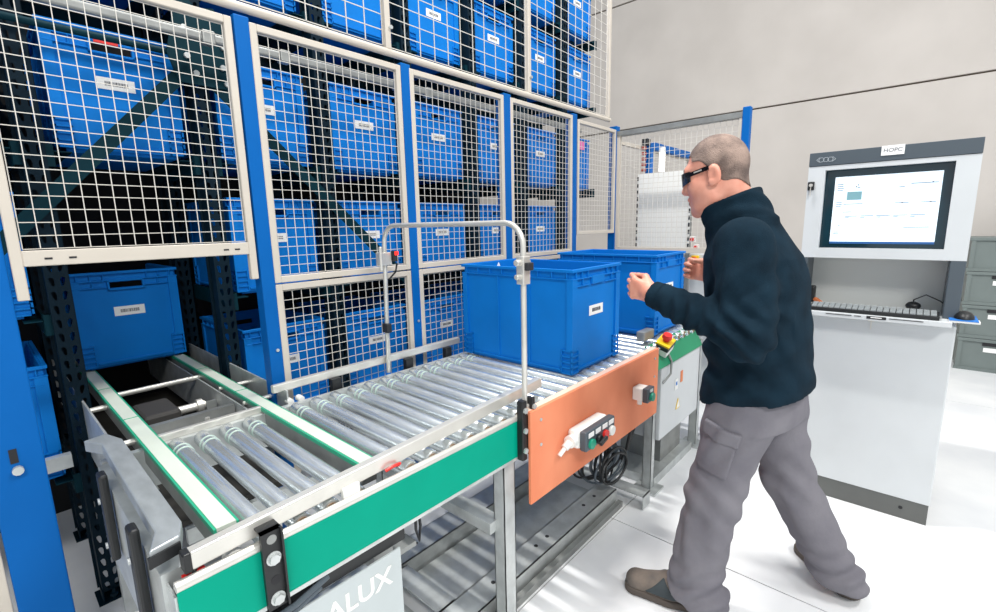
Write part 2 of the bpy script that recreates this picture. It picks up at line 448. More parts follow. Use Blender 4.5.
panel(2.81, 3.338, 1.35, 2.11, FY - .02, fw=.022)
panel(-.80, -.06, .25, 1.30, FY - .02)
# upper fence above the long rail
upf = thing('upper_mesh_fence', (0, FY, 2.16), 'cream wire mesh guard above the long rail, on slim white posts', 'fence')
MB().cyl((-.9, FY - .01, 2.172), (3.27, FY - .01, 2.172), .0155, 14).build('long_rail', CREAM, upf, smooth=True)
for x in (-.62, .35, 1.32, 2.305, 3.245):
    MB().box(x - .014, x + .014, FY - .02, FY + .01, 2.185, 3.6).build('slim_post', CREAM, upf, bevel=.002, seg=1)
for a, b_ in ((-.6, .335), (.367, 1.303), (1.337, 2.288), (2.322, 3.23)):
    m = MB(); wires(m, a, b_, 2.2, 3.6, .085, .06, FY, .0017); m.build('wire_mesh', WIRE, upf)['kind'] = 'stuff'
for x in (.36, 1.33, 2.31): MB().cyl((x, FY - .022, 2.27), (x, FY - .032, 2.27), .008, 8).build('bolt', ZINC, upf)
for xx in (.72, 1.395): MB().cyl((xx, FY - .031, .98), (xx, FY - .036, .98), .006, 8).build('bolt', ZINC, fence)
MB().cyl((.003, FY - .031, .80), (.003, FY - .045, .80), .012, 10).build('bolt', ZINC, fence)
MB().box(-.008, .008, FY - .032, FY - .030, .82, .86).build('slot', INK, fence)
# side fence, turning the corner
sf = thing('side_fence', (3.37, 1.4, 0), 'pale wire mesh side fence with grey top beam and blue end post', 'fence')
MB().box(3.345, 3.395, .86, .905, 0, 2.125).build('post', POST, sf, bevel=.004)
MB().box(3.35, 3.39, .905, 1.77, 2.065, 2.10).build('top_beam', ZINCD, sf)
MB().box(3.355, 3.385, .905, 1.77, 1.205, 1.24).build('frame_rail', CREAM, sf)
MB().box(3.355, 3.385, 1.745, 1.77, 1.24, 2.065).build('frame_side', CREAM, sf); MB().box(3.355, 3.385, .905, .925, 1.24, 2.065).build('frame_side', CREAM, sf)
m = MB(); wires(m, .93, 1.74, 1.245, 2.06, .036, .036, 3.37, .0014, 'y'); m.build('wire_mesh', WIRE, sf)['kind'] = 'stuff'

# ------------------------------------------------------------------ machine behind the side fence
md = thing('screened_gate', (3.62, 1.5, 0), 'white sheet backed mesh gate with dark hinged edges behind the side fence', 'gate')
MB().box(3.62, 3.635, 1.30, 1.72, 1.22, 1.80).build('sheet', WHITE, md)
for y in (1.30, 1.715):
    for q in range(11): MB().box(3.612, 3.62, y - .004, y + .006, 1.23 + q * .052, 1.26 + q * .052).build('hinge_strip', DARK, md)
for y in (1.31, 1.70): MB().box(3.636, 3.66, y - .015, y + .015, 0, 1.78).build('gate_post', ZINCD, md)
cb = thing('control_cabinet', (3.9, 1.3, 0), 'white control cabinet with yellow and red stop switch behind fence', 'cabinet')
MB().box(3.72, 4.3, .86, 2.1, .1, 1.18).build('body', LGREY, cb, bevel=.01); MB().box(3.74, 4.28, .88, 2.08, 0, .1).build('plinth', DARK, cb)
MB().box(3.69, 3.72, 1.245, 1.30, 1.10, 1.165).build('switch_box', YEL, cb, bevel=.004)
MB().cyl((3.69, 1.272, 1.133), (3.66, 1.272, 1.133), .022, 14).build('stop_button', RED, cb, smooth=True)
b = MB()
for q in range(9): b.box(3.70, 3.72, 1.34, 1.365, .78 + q * .04, .805 + q * .04)
b.build('cable_chain', DARK, cb)
for (y, z) in ((1.27, 1.31), (1.235, 1.26), (1.25, 1.385)):
    pass
rf = thing('rear_fence', (4.3, 1.86, 0), 'cream mesh fence with blue post continuing beyond the rack end', 'fence')
panel(3.45, 5.1, .9, 2.07, 1.86, fw=.03, px=.05, pz=.05, parent=rf)
MB().box(4.02, 4.08, 1.80, 1.845, 0, 2.10).build('post', POST, rf, bevel=.004)
MB().box(4.08, 5.05, 1.80, 1.845, 2.05, 2.11).build('beam', POST, rf, bevel=.004)
for q in range(14): MB().box(3.93, 3.96, 1.81, 1.84, 1.45 + q * .045, 1.475 + q * .045).build('hinge_strip', mat('rust_red', (150, 70, 60), .6), rf)
MB().box(3.93, 3.99, 1.79, 1.84, 2.07, 2.12).build('end_cap', DARK, rf)
lt = thing('tube_lamp', (4.12, 1.74, 1.8), 'small lit white tube lamp beside the blue post behind fence', 'lamp')
MB().cyl((4.12, 1.74, 1.86), (4.12, 1.74, 2.02), .025, 14).build('lit_tube', TUBE, lt, smooth=True)
MB().cyl((4.12, 1.74, 2.02), (4.12, 1.74, 2.06), .027, 14).cyl((4.12, 1.74, 0.0), (4.12, 1.74, 1.86), .010, 8).build('stem', WHITE, lt)
for (y, z, nm) in ((1.30, 1.30, 0), (1.27, 1.245, 1)):
    s_ = thing('signal_switch', (3.42, y * .92, z), 'small red and white switch on side fence, %s of two' % ('upper' if nm == 0 else 'lower'), 'switch', 'red switches on the side fence')
    MB().box(3.405, 3.43, y * .92 - .02, y * .92 + .02, z - .02, z + .02).build('housing', WHITE, s_, bevel=.003)
    MB().cyl((3.405, y * .92, z), (3.39, y * .92, z), .012, 10).build('button', RED, s_)

# ------------------------------------------------------------------ roller conveyor
CX0, CX1 = 0.16, 3.05
conv = thing('roller_conveyor', (1.1, 1.3, 0), 'steel roller conveyor with green side beam and guide rails', 'conveyor')
gb = MB().prism([(.93, .665), (.945, .665), (.945, .69), (.936, .69), (.936, .79), (.945, .79), (.945, .797), (.93, .797)], 'x', CX0, 2.22).build('side_beam', GREEN, conv)
MB().cyl((CX0, .938, .797), (2.22, .938, .797), .0105, 12).build('top_lip', ALU, gb, smooth=True)
MB().box(CX0, 2.22, .929, .95, .655, .665).build('bottom_lip', ZINC, gb)
MB().box(CX0, 2.22, .95, .957, .68, .79).build('axle_plate', ZINCD, conv)
MB().box(CX0, CX1, 1.635, 1.66, .68, .80).build('rear_beam', ZINC, conv)
MB().box(CX0 - .004, CX0, .935, 1.65, .55, .78).build('end_plate', ZINC, conv)
MB().box(2.22, CX1, .985, .992, .68, .80).build('side_beam', ZINC, conv)
# rollers
def roller():
    L0, L1 = .957, 1.632; z = BEDZ - .0235
    prof = [(y, r - .0025 if r > .01 else r) for y, r in [(L0, .008), (L0, .024), (L0 + .004, .026), (1.535, .026), (1.536, .0235), (1.546, .0235), (1.547, .026), (1.562, .026), (1.563, .0235), (1.573, .0235), (1.574, .026), (L1 - .004, .026), (L1, .024), (L1, .008)]]
    b = MB(); n = 20
    for (y, r) in prof:
        for i in range(n):
            t = 2 * math.pi * i / n; b.v.append((r * math.cos(t), y, z + r * math.sin(t)))
    for j in range(len(prof) - 1):
        for i in range(n): b.f.append((j * n + i, j * n + (i + 1) % n, (j + 1) * n + (i + 1) % n, (j + 1) * n + i))
    b.cyl((0, L0 - .02, z), (0, L1 + .01, z), .008, 6)
    return b
hubm = mat('roller_hub_brass', (140, 112, 84), .5, .3)
rx = [.335, .405, .475, .545] + [.705 + .0757 * i for i in range(31)]
r0 = None; h0 = None; o0 = None
for i, x in enumerate(rx):
    if r0 is None:
        r0 = roller().build('roller', ROLL, conv, smooth=True); base = r0.location.copy()
        h0 = MB().cyl((0, .9568, BEDZ - .0235), (0, .9545, BEDZ - .0235), .016, 14).build('hub', hubm, r0)
        o0 = MB()
        for y in (1.541, 1.568):
            o0.tube([(0.023 * math.cos(t), y, BEDZ - .0235 + .023 * math.sin(t)) for t in np.linspace(0, 2 * math.pi, 17)], .003, 6)
        o0 = o0.build('drive_band', ORING, r0, smooth=True); c = r0
    else:
        c = share(r0, conv, (0, 0, 0)); share(h0, c, h0.location); share(o0, c, o0.location)
    c.location = (x, 0, 0)
# guide rails
def rail_front(x0, x1, y, zt):
    return MB().prism([(y - .012, zt - .034), (y - .009, zt - .034), (y - .009, zt - .003), (y + .018, zt - .003), (y + .018, zt), (y - .012, zt)], 'x', x0, x1)
gr = MB().bar((.19, .955, .829), (1.33, .997, .855), .026, .036)
gr.build('guide_rail', ALU, conv, bevel=.003)
MB().box(.178, .192, .941, .969, .809, .848).build('rail_end_cap', BLACK, conv, bevel=.003)
MB().box(.662, 1.60, 1.70, 1.722, .838, .868).build('guide_rail', ALU, conv, bevel=.004)
for x in (.71, .75): MB().cyl((x, 1.70, .80), (x, 1.672, .80), .012, 14).build('clamp_knob', WHITE, conv)
for x in (.90, 1.26, 1.5): MB().box(x - .02, x + .02, 1.675, 1.70, .74, .84).build('rail_bracket', BLACK, conv, bevel=.003)
MB().box(2.2, 2.32, .985, 1.03, .83, .88).build('rail_end', ZINCD, conv, bevel=.006)
def blackbracket(x, z0, z1, wd=.046):
    p = MB().box(x - wd / 2, x + wd / 2, .914, .924, z0, z1); p.box(x - wd / 2, x + wd / 2, .914, .97, z1 - .004, z1)
    p.box(x + wd / 2 - .004, x + wd / 2, .904, .924, z0, z1)
    o = p.build('rail_bracket', BLACK, conv)
    for q, kind in ((.88, 'h'), (.64, 'b'), (.36, 'h'), (.12, 'b')):
        z = z0 + (z1 - z0) * q
        if kind == 'b':
            MB().cyl((x, .914, z), (x, .905, z), .011, 6).cyl((x, .9145, z), (x, .912, z), .015, 14).build('bolt', ZINC, o)
        else:
            MB().cyl((x, .9138, z), (x, .9134, z), .010, 14).build('bolt_hole', ZINCD if q > .8 else INK, o)
    return o
blackbracket(.322, .660, .836, .04)
for (x, z) in ((.30, .80),):
    pass
MB().cyl((.265, .975, .785), (.265, .953, .785), .018, 16).build('roller_cap', WHITE, conv)
MB().box(.175, .212, .948, .958, .797, .803).build('red_marker', RED, conv)
rdw = MB().tube([(.62, .95, .822), (.64, .945, .828), (.665, .95, .824), (.66, .955, .818)], .004, 8).build('red_cable_clip', RED, conv, smooth=True)
MB().box(.50, .545, .945, .96, .80, .828).build('white_clip', WHITE, conv, bevel=.003)
# legs
def leg(x, y, top, s=.034):
    b = MB().box(x - s, x + s, y - .018, y - .015, .012, top); b.box(x - s, x - s + .003, y - .018, y + .03, .012, top); b.box(x + s - .003, x + s, y - .018, y + .03, .012, top)
    b.box(x - s, x - s + .016, y + .027, y + .03, .012, top); b.box(x + s - .016, x + s, y + .027, y + .03, .012, top)
    b.box(x - .06, x + .06, y - .06, y + .07, 0, .012)
    return b.build('leg', ZINC, conv)
leg(1.09, .96, .66, .028); leg(1.062, 1.62, .68); leg(.24, 1.62, .68); leg(2.27, .965, .72, .02); leg(2.27, 1.62, .68, .02); leg(2.95, .965, .70, .02)
leg(.28, 1.02, .66)
MB().box(1.03, 1.09, .98, 1.6, .40, .44).build('cross_member', ZINC, conv); MB().box(.32, 2.2, 1.58, 1.6, .48, .53).build('cross_member', ZINC, conv)
MB().box(.6, .66, 1.0, 1.05, .52, .65).box(.63, .74, 1.0, 1.05, .52, .535).build('mounting_bracket', ZINCD, conv)
for x in (1.55, 1.95): MB().box(x, x + .04, .96, 1.64, .62, .68).build('cross_member', ZINCD, conv)
# cable duct under the green beam
dk = MB().box(.20, .66, .938, .99, .615, .650).build('cable_duct', BLACK, conv, bevel=.004)
cab = MB().tube([(.17, .94, .62), (.26, .925, .625), (.36, .925, .632), (.44, .935, .645)], .007, 8).tube([(.17, .93, .605), (.3, .918, .61), (.42, .93, .632)], .005, 8).build('cable', DGREY, conv, smooth=True)
MB().tube([(.72, .97, .66), (.715, .965, .60), (.725, .965, .56), (.735, .97, .60), (.73, .97, .66)], .004, 8).build('cable_loop', DARK, conv, smooth=True)
# copper coloured board
cp = MB().box(1.145, 2.165, .893, .905, .49, .822).build('front_board', COPPER, conv, bevel=.0015, seg=1)
MB().box(1.145, 2.165, .905, .93, .812, .822).build('board_edge', mat('board_edge', (236, 200, 178), .5), cp)
for (x, z) in ((1.20, .78), (1.2, .69), (2.12, .78), (2.12, .69)): MB().cyl((x, .893, z), (x, .890, z), .006, 8).build('screw', ZINC, cp)
ac = thing('white_plate', (.5, .93, 0), 'white hanging plate with pale lettering under the green beam', 'plate')
ap = MB().box(.10, .633, .925, .93, .18, .612).build('sheet', mat('hung_sheet', (184, 192, 193), .55, var=.03), ac)
text('lettering', 'ALUX', .070, WHITE, ap, (.512, .9243, .552), (math.radians(90), 0, 0), bold=True)

# ------------------------------------------------------------------ two-belt transfer
tr = thing('belt_transfer', (.45, 1.9, 0), 'transfer conveyor with two green edged belts running into rack', 'conveyor')
for x in (.278, .622):
    bl = MB().box(x - .019, x + .019, 1.03, 3.35, BEDZ + .002, BEDZ + .010).build('belt', BELT, tr)
    for s in (-1, 1): MB().box(*sorted((x + s * .019, x + s * .0245)), 1.03, 3.35, BEDZ - .004, BEDZ + .0085).build('belt_edge', BELTG, bl)
    MB().box(x - .022, x + .022, 1.03, 3.35, BEDZ - .05, BEDZ - .006).build('belt_track', ZINCD, tr)
    MB().box(x - .021, x + .021, 1.9, 1.903, BEDZ + .002, BEDZ + .0115).box(x - .021, x + .021, 2.35, 2.353, BEDZ + .002, BEDZ + .0115).build('belt_joint', BELTG, bl)
MB().box(.70, .706, 1.68, 3.3, .60, .845).build('side_channel', ZINC, tr)
MB().box(.585, .591, 1.66, 3.3, .63, .79).build('inner_channel', ZINC, tr)
MB().box(.196, .202, 1.40, 3.3, .60, .82).build('side_channel', ZINC, tr)
for y in (1.80, 2.05): MB().cyl((.59, y, .80), (.70, y, .80), .008, 10).build('spacer_rod', ALU, tr)
for y in (1.76, 2.2): MB().cyl((.202, y, .79), (.262, y, .79), .01, 10).build('spacer_rod', ALU, tr)
MB().box(.30, .60, 1.655, 1.675, BEDZ - .01, BEDZ + .012).build('cross_bar', ALU, tr, bevel=.003)
MB().cyl((.30, 2.33, .79), (.60, 2.33, .79), .011, 12).build('cross_rod', ALU, tr, smooth=True)
MB().cyl((.30, 1.76, .735), (.56, 1.76, .735), .012, 12).cyl((.46, 1.76, .70), (.46, 1.76, .80), .008, 8).cyl((.52, 1.76, .735), (.55, 1.76, .735), .02, 12).build('cross_rod', ALU, tr, smooth=True)
MB().box(.31, .58, 1.86, 1.885, .735, .785).build('tie_plate', ZINCD, tr)
mt = MB().box(.335, .455, 2.05, 2.25, .60, .76).build('gear_motor', mat('motor_grey', (52, 50, 48), .6), tr, bevel=.012)
MB().cyl((.455, 2.15, .72), (.56, 2.15, .72), .017, 14).cyl((.53, 2.15, .72), (.55, 2.15, .72), .028, 14).build('shaft', ALU, mt, smooth=True)
MB().box(.54, .575, 2.05, 2.06, .64, .76).build('bearing_plate', ZINCD, tr)
MB().box(.22, .70, 1.66, 3.3, .50, .52).build('under_tray', mat('grimy_tray', (60, 58, 54), .7, var=.2), tr)
for (x, y) in ((.2, 2.1), (.70, 2.1)): MB().box(x, x + .04, y, y + .04, 0, .62).build('leg', ZINC, tr)
# left guide, bent steel channel on black brackets
lg = thing('side_guide', (.165, 1.3, 0), 'bent grey steel guide rail on black brackets left of belts', 'guide rail')
pl = [(.134, 1.665), (.163, 1.60), (.158, 1.035), (.136, .972)]; wd = .045
poly = [(x, y) for x, y in pl] + [(x + wd + (.0 if 0 < i < 3 else .006), y + (.014 if i == 0 else (-.0 if i == 3 else 0)) + (.012 if i == 3 else 0)) for i, (x, y) in reversed(list(enumerate(pl)))]
MB().prism(poly, 'z', .834, .866).build('channel', mat('brushed_steel', (172, 178, 180), .42, .55, var=.12, scale=12, stretch=(3, 1, 1)), lg, bevel=.003)
MB().prism([(.133, .973), (.186, .985), (.186, .979), (.133, .967)], 'z', .834, .856).build('end_cap', BLACK, lg)
for y in (1.44, 1.12):
    a = MB().box(.128, .146, y - .022, y + .022, .62, .85).build('bracket', BLACK, lg, bevel=.006)
    for z in (.66, .78): MB().cyl((.126, y, z), (.122, y, z), .008, 8).build('bolt', ZINC, a)
MB().box(.150, .195, .99, 1.62, .52, .80).build('back_plate', ZINC, lg)
MB().tube([(.205, .955, .83), (.185, .945, .78), (.175, .94, .70), (.19, .94, .64), (.23, .94, .62)], .004, 8).build('cable', BLACK, lg, smooth=True)

# ------------------------------------------------------------------ sensor arch
arch = thing('sensor_arch', (1.16, 1.3, .66), 'thin steel tube arch carrying sensors over the conveyor', 'arch')
pts = [(1.15, 1.685, .80), (1.168, 1.685, 1.36)]
for t in np.linspace(0, math.pi / 2, 7)[1:]: pts.append((1.168, 1.685 - .075 * (1 - math.cos(t)), 1.36 + .075 * math.sin(t)))
for t in np.linspace(0, math.pi / 2, 7): pts.append((1.168, 1.01 - .075 * math.sin(t), 1.36 + .075 * math.cos(t)))
pts += [(1.168, .935, 1.36), (1.168, .935, .66)]
MB().tube(pts, .0095, 12).build('tube', ALU, arch, smooth=True)
ab = MB().box(1.118, 1.142, .905, .93, .655, .862).box(1.17, 1.186, .905, .93, .655, .862).build('clamp_bracket', BLACK, arch, bevel=.003)
for z in (.69, .76, .83): MB().cyl((1.13, .905, z), (1.13, .898, z), .01, 6).cyl((1.178, .905, z), (1.178, .898, z), .01, 6).build('bolt', ZINC, ab)
MB().box(1.142, 1.17, .915, .95, .80, .84).build('tube_clamp', ALU, arch, bevel=.005)
MB().box(1.150, 1.186, .920, .950, 1.24, 1.33).cyl((1.13, .935, 1.31), (1.195, .935, 1.31), .011, 10).cyl((1.13, .935, 1.265), (1.195, .935, 1.265), .009, 10).build('sensor_clamp', ALU, arch, bevel=.004)
MB().box(1.155, 1.185, .905, .925, 1.285, 1.31).build('sensor', DARK, arch, bevel=.003)
s1 = MB().box(1.135, 1.185, 1.665, 1.705, 1.27, 1.325).cyl((1.13, 1.66, 1.25), (1.13, 1.66, 1.35), .008, 8).build('sensor_clamp', ALU, arch, bevel=.005)
MB().box(1.19, 1.205, 1.645, 1.675, 1.285, 1.33).build('sensor', DARK, arch, bevel=.004)
MB().box(1.190, 1.205, 1.640, 1.646, 1.312, 1.328).build('sensor_led', LED, arch)
MB().tube([(1.205, 1.655, 1.275), (1.20, 1.66, 1.24), (1.175, 1.675, 1.21)], .004, 6).build('sensor_cable', BLACK, arch, smooth=True)
MB().box(1.14, 1.165, 1.66, 1.70, .98, 1.02).build('sensor_clamp', DARK, arch, bevel=.004)

# ------------------------------------------------------------------ push-button stations on the copper board
st = thing('button_station', (1.5, .893, .66), 'long grey push button box with four buttons on copper board', 'control box')
MB().box(1.36, 1.575, .843, .893, .620, .69).build('housing', WHITE, st, bevel=.012)
MB().box(1.365, 1.577, .814, .843, .617, .692).build('cover', DGREY, st, bevel=.006)
for x, m_ in ((1.398, BTNG), (1.447, BLACK), (1.497, RED), (1.545, WHITE)):
    if m_ is BLACK:
        MB().cyl((x, .814, .642), (x, .80, .642), .018, 14).bar((x - .02, .792, .634), (x + .026, .792, .646), .012, .014).build('selector_switch', BLACK, st, bevel=.002)
    else: MB().cyl((x, .814, .642), (x, .804, .642), .019, 16).build('button', m_, st, smooth=True)
    MB().box(x - .018, x + .018, .8125, .8142, .667, .685).build('button_label', PAPER, st)
MB().cyl((1.555, .814, .642), (1.555, .8125, .642), .001, 4).box(1.53, 1.565, .8125, .8145, .621, .625).build('green_ring', BTNG, st)
MB().cyl((1.36, .866, .655), (1.335, .866, .655), .023, 16).cyl((1.335, .866, .655), (1.312, .87, .640), .014, 12).cyl((1.312, .87, .640), (1.285, .875, .620), .008, 10).build('cable_gland', WHITE, st, smooth=True)
s2 = thing('single_button_box', (1.96, .893, .68), 'small square push button box at right of copper board', 'control box')
MB().box(1.885, 1.95, .845, .893, .643, .703).build('housing', WHITE, s2, bevel=.006)
MB().box(1.885, 1.952, .818, .845, .640, .706).build('cover', DGREY, s2, bevel=.005)
MB().cyl((1.918, .818, .665), (1.918, .806, .665), .019, 16).build('button', BTNG, s2, smooth=True)
MB().box(1.905, 1.932, .8165, .8182, .687, .70).build('button_label', PAPER, s2)
MB().cyl((1.912, .868, .645), (1.908, .868, .62), .011, 10).build('cable_gland', WHITE, s2)

# ------------------------------------------------------------------ white drive cabinet with the green lid
dc = thing('drive_cabinet', (2.57, 1.05, .27), 'white drive cabinet with green lid beside the copper board', 'cabinet')
MB().box(2.29, 2.86, .925, 1.25, .28, .68).build('body', LGREY, dc, bevel=.006)
MB().prism([(.918, .685), (.918, .692), (.975, .808), (.982, .808), (.982, .685)], 'x', 2.20, 2.87).build('lid', GREEN2, dc, bevel=.002)
tri = MB().prism([(2.50, .39), (2.56, .39), (2.53, .45)], 'y', .922, .9245).build('warning_triangle', YEL, dc)
MB().prism([(2.508, .395), (2.552, .395), (2.53, .44)], 'y', .921, .922).build('triangle_inner', PAPER, tri)
MB().box(2.475, 2.515, .922, .9245, .51, .57).build('round_sticker', PAPER, dc); MB().box(2.555, 2.585, .922, .9245, .535, .60).build('orange_sticker', ORANGE, dc)
MB().box(2.485, 2.505, .9212, .922, .535, .555).build('sticker_print', BLUEPAD, dc)
MB().box(2.3, 2.87, .95, 1.28, .0, .05).build('foot_frame', ZINC, dc); MB().box(2.5, 2.8, 1.0, 1.25, .05, .28).build('stand', ZINCD, dc)
es = thing('stop_box', (2.30, .95, .70), 'yellow emergency stop box with red mushroom button on conveyor end', 'switch')
E_ = Vector((2.345, .945, .775)); d_ = Vector((-.25, -.35, .9)).normalized(); ax = Vector((1, 0, .28)).normalized()
def slab(c, wid, ln, th, m_, nm, bev):
    b = MB(); b.bar(c - d_ * th / 2, c + d_ * th / 2, wid, ln, ax); return b.build(nm, m_, es, bevel=bev)
slab(E_, .075, .10, .035, WHITE, 'housing', .004); slab(E_ + d_ * .028, .077, .102, .022, DARK, 'collar', .003); slab(E_ + d_ * .045, .075, .095, .012, YEL, 'yellow_face', .003)
MB().cyl(E_ + d_ * .05, E_ + d_ * .072, .016, 14).cyl(E_ + d_ * .07, E_ + d_ * .09, .026, 18, .022).build('mushroom_button', RED, es, smooth=True)
MB().bar(E_ - d_ * .02, Vector((2.33, .97, .70)), .02, .03).build('stand', DARK, es)
MB().tube([(2.37, .93, .75), (2.39, .915, .70), (2.36, .905, .64), (2.30, .92, .60)], .006, 8).build('cable', ZINCD, es, smooth=True)

# ------------------------------------------------------------------ floor frame and cables
ff = thing('floor_frame', (1.5, 1.3, 0), 'galvanised floor frame of channels and plates under the conveyor', 'frame')
def channel(x0, x1, y0, y1, h, nm='channel'):
    b = MB().box(x0, x1, y0, y1, h - .004, h); b.box(x0, x1, y0, y0 + .004, .004, h); b.box(x0, x1, y1 - .004, y1, .004, h)
    return b.build(nm, ZINC, ff)
c1 = channel(.55, 2.03, 1.03, 1.135, .085); c2 = channel(.55, 2.03, 1.43, 1.55, .085)
channel(2.06, 2.14, .90, 1.62, .075); c3 = channel(.92, 1.0, 1.14, 1.42, .08)
for x in (1.15, 1.25, 1.42, 1.5, 1.8, 1.9):
    MB().cyl((x, 1.085, .0851), (x, 1.085, .0856), .009, 12).build('bolt_hole', INK, c1)
for x in (.95, 1.1, 1.4, 1.7): MB().cyl((x, 1.49, .0851), (x, 1.49, .0856), .009, 12).build('bolt_hole', INK, c2)
MB().box(1.02, 2.03, 1.145, 1.42, .012, .016).build('floor_plate', ZINC, ff)
MB().box(.55, .91, 1.145, 1.42, .012, .016).build('floor_plate', ZINC, ff)
MB().box(.6, 2.03, .995, 1.02, .0, .03).build('edge_angle', ZINCD, ff)
cc = thing('cable_coil', (1.98, 1.1, .08), 'coil of black and grey cables hanging beside the conveyor leg', 'cables')
for i in range(14):
    r = random.Random(i); c_ = Vector((2.02 + r.uniform(-.05, .05), 1.07 + r.uniform(-.06, .08), .215 + r.uniform(-.01, .02))); a_ = r.uniform(.10, .16); h_ = r.uniform(.07, .115); ph = r.uniform(-.5, .5)
    MB().tube([c_ + Vector((math.cos(t) * a_ * math.cos(ph), math.cos(t) * a_ * math.sin(ph), math.sin(t) * h_)) for t in np.linspace(0, 2 * math.pi, 25)], .006, 6).build('cable', BLACK if i % 3 else DGREY, cc, smooth=True)
MB().tube([(2.19, 1.03, .65), (2.195, 1.03, .4), (2.15, 1.04, .25)], .010, 8).tube([(2.215, 1.03, .66), (2.21, 1.03, .35), (2.12, 1.05, .2)], .008, 8).build('cable', BLACK, cc, smooth=True)

# ------------------------------------------------------------------ computer kiosk
KX = 2.79
ki = thing('computer_kiosk', (3.0, .14, 0), 'grey steel computer kiosk with built in monitor and keyboard tray', 'kiosk')
Y0, Y1 = -.160, .437
MB().box(KX, KX + .5, Y0, Y1, .10, .955).build('base_cabinet', LGREY, ki, bevel=.006)
pb = MB().box(KX + .004, KX + .49, Y0 + .004, Y1 - .004, 0, .10).build('plinth', mat('plinth_grey', (92, 94, 92), .5, var=.08), ki)
MB().cyl((KX + .004, Y0 + .10, .055), (KX + .001, Y0 + .10, .055), .008, 10).build('plinth_hole', INK, pb)
# upper housing: front built as a frame around the screen opening
fr = MB()
SY0, SY1, SZ0, SZ1 = -.085, .368, 1.285, 1.655
fr.box(KX, KX + .03, Y0, SY0, 1.245, 1.675); fr.box(KX, KX + .03, SY1, Y1, 1.245, 1.675); fr.box(KX, KX + .03, SY0, SY1, SZ1, 1.675); fr.box(KX, KX + .03, SY0, SY1, 1.245, SZ0)
fr.build('upper_front', LGREY, ki)
MB().box(KX + .03, KX + .46, Y0, Y0 + .01, 1.245, 1.74).box(KX + .03, KX + .46, Y1 - .01, Y1, 1.245, 1.74).box(KX + .45, KX + .46, Y0, Y1, 1.245, 1.74).box(KX + .03, KX + .46, Y0, Y1, 1.73, 1.74).box(KX + .0, KX + .46, Y0, Y1, 1.238, 1.245).build('upper_shell', LGREY, ki)
ts = MB().box(KX - .003, KX + .03, Y0, Y1, 1.677, 1.74).build('top_strip', DGREY, ki, bevel=.002)
sg = MB().box(KX - .006, KX - .003, .085, .165, 1.70, 1.742).build('sign_plate', PAPER, ki)
text('sign_text', 'HOPC', .024, mat('sign_grey', (120, 122, 128), .6), sg, (KX - .0065, .125, 1.721), (math.radians(90), 0, math.radians(-90)))
lgm = MB()
def hexring(y, z, r):
    for i in range(6):
        a, c = math.radians(60 * i), math.radians(60 * (i + 1))
        lgm.bar((KX - .004, y + r * math.cos(a), z + r * math.sin(a)), (KX - .004, y + r * math.cos(c), z + r * math.sin(c)), .0016, .0025, (1, 0, 0))
for q in range(3): hexring(.352 + q * .018, 1.705, .011)
for s, yy in ((1, .407), (-1, .332)):
    lgm.bar((KX - .004, yy, 1.705), (KX - .004, yy - s * .012, 1.716), .0016, .0025, (1, 0, 0)); lgm.bar((KX - .004, yy, 1.705), (KX - .004, yy - s * .012, 1.694), .0016, .0025, (1, 0, 0))
lgm.build('emblem', mat('emblem_silver', (190, 198, 204), .4), ts)
lk = MB().box(KX - .008, KX, .407, .434, 1.565, 1.605).build('lock', BLACK, ki, bevel=.003)
MB().cyl((KX - .008, .42, 1.588), (KX - .02, .42, 1.588), .008, 10).bar((KX - .014, .42, 1.58), (KX - .014, .42, 1.535), .003, .008, (1, 0, 0)).build('key', ALU, lk)
# monitor behind the opening
MB().box(KX + .05, KX + .06, SY0 - .02, SY1 + .02, SZ0 - .02, SZ1 + .02).build('monitor_bezel', MONITOR, ki)
sc = MB().box(KX + .046, KX + .0495, -.052, .33, 1.305, 1.622).build('display', SCREEN, ki)
def pr(y0, y1, z0, z1, m_): MB().box(KX + .0445, KX + .0458, y0, y1, z0, z1).build('screen_print', m_, sc)
GT = mat('screen_text', (96, 120, 140), .5); TB = mat('screen_taskbar', (40, 96, 160), .4); SD = mat('screen_dark', (60, 84, 110), .5)
pr(-.052, .33, 1.305, 1.315, TB); pr(.222, .278, 1.512, 1.55, TEALP)
rs = random.Random(11)
for (y, z, n_, L_) in ((.318, 1.585, 4, .026), (.318, 1.50, 3, .026), (.318, 1.36, 2, .022), (.29, 1.492, 1, .08), (.29, 1.455, 1, .05)):
    for q in range(n_): pr(y - L_ * rs.uniform(.7, 1), y, z - q * .009, z - q * .009 + .0025, GT)
for y in (.28, .22, .16, .10, .04):
    pr(y - .05, y, 1.435, 1.4375, GT); pr(y - .018, y, 1.428, 1.430, GT)
for (y, z, L_) in ((.05, 1.573, .09), (.10, 1.49, .05), (.01, 1.49, .05), (.06, 1.38, .09), (.24, 1.567, .01), (.09, 1.56, .02)): pr(y - L_, y, z, z + .0025, GT)
for (y, z) in ((.24, 1.578), (.247, 1.57), (.30, 1.39), (-.02, 1.574), (.075, 1.4895), (-.02, 1.4895)): pr(y - .004, y, z, z + .005, SD)
for (y0, y1) in ((.30, .31), (.285, .295), (.2, .21)): pr(y0, y1, 1.326, 1.331, WHITE)
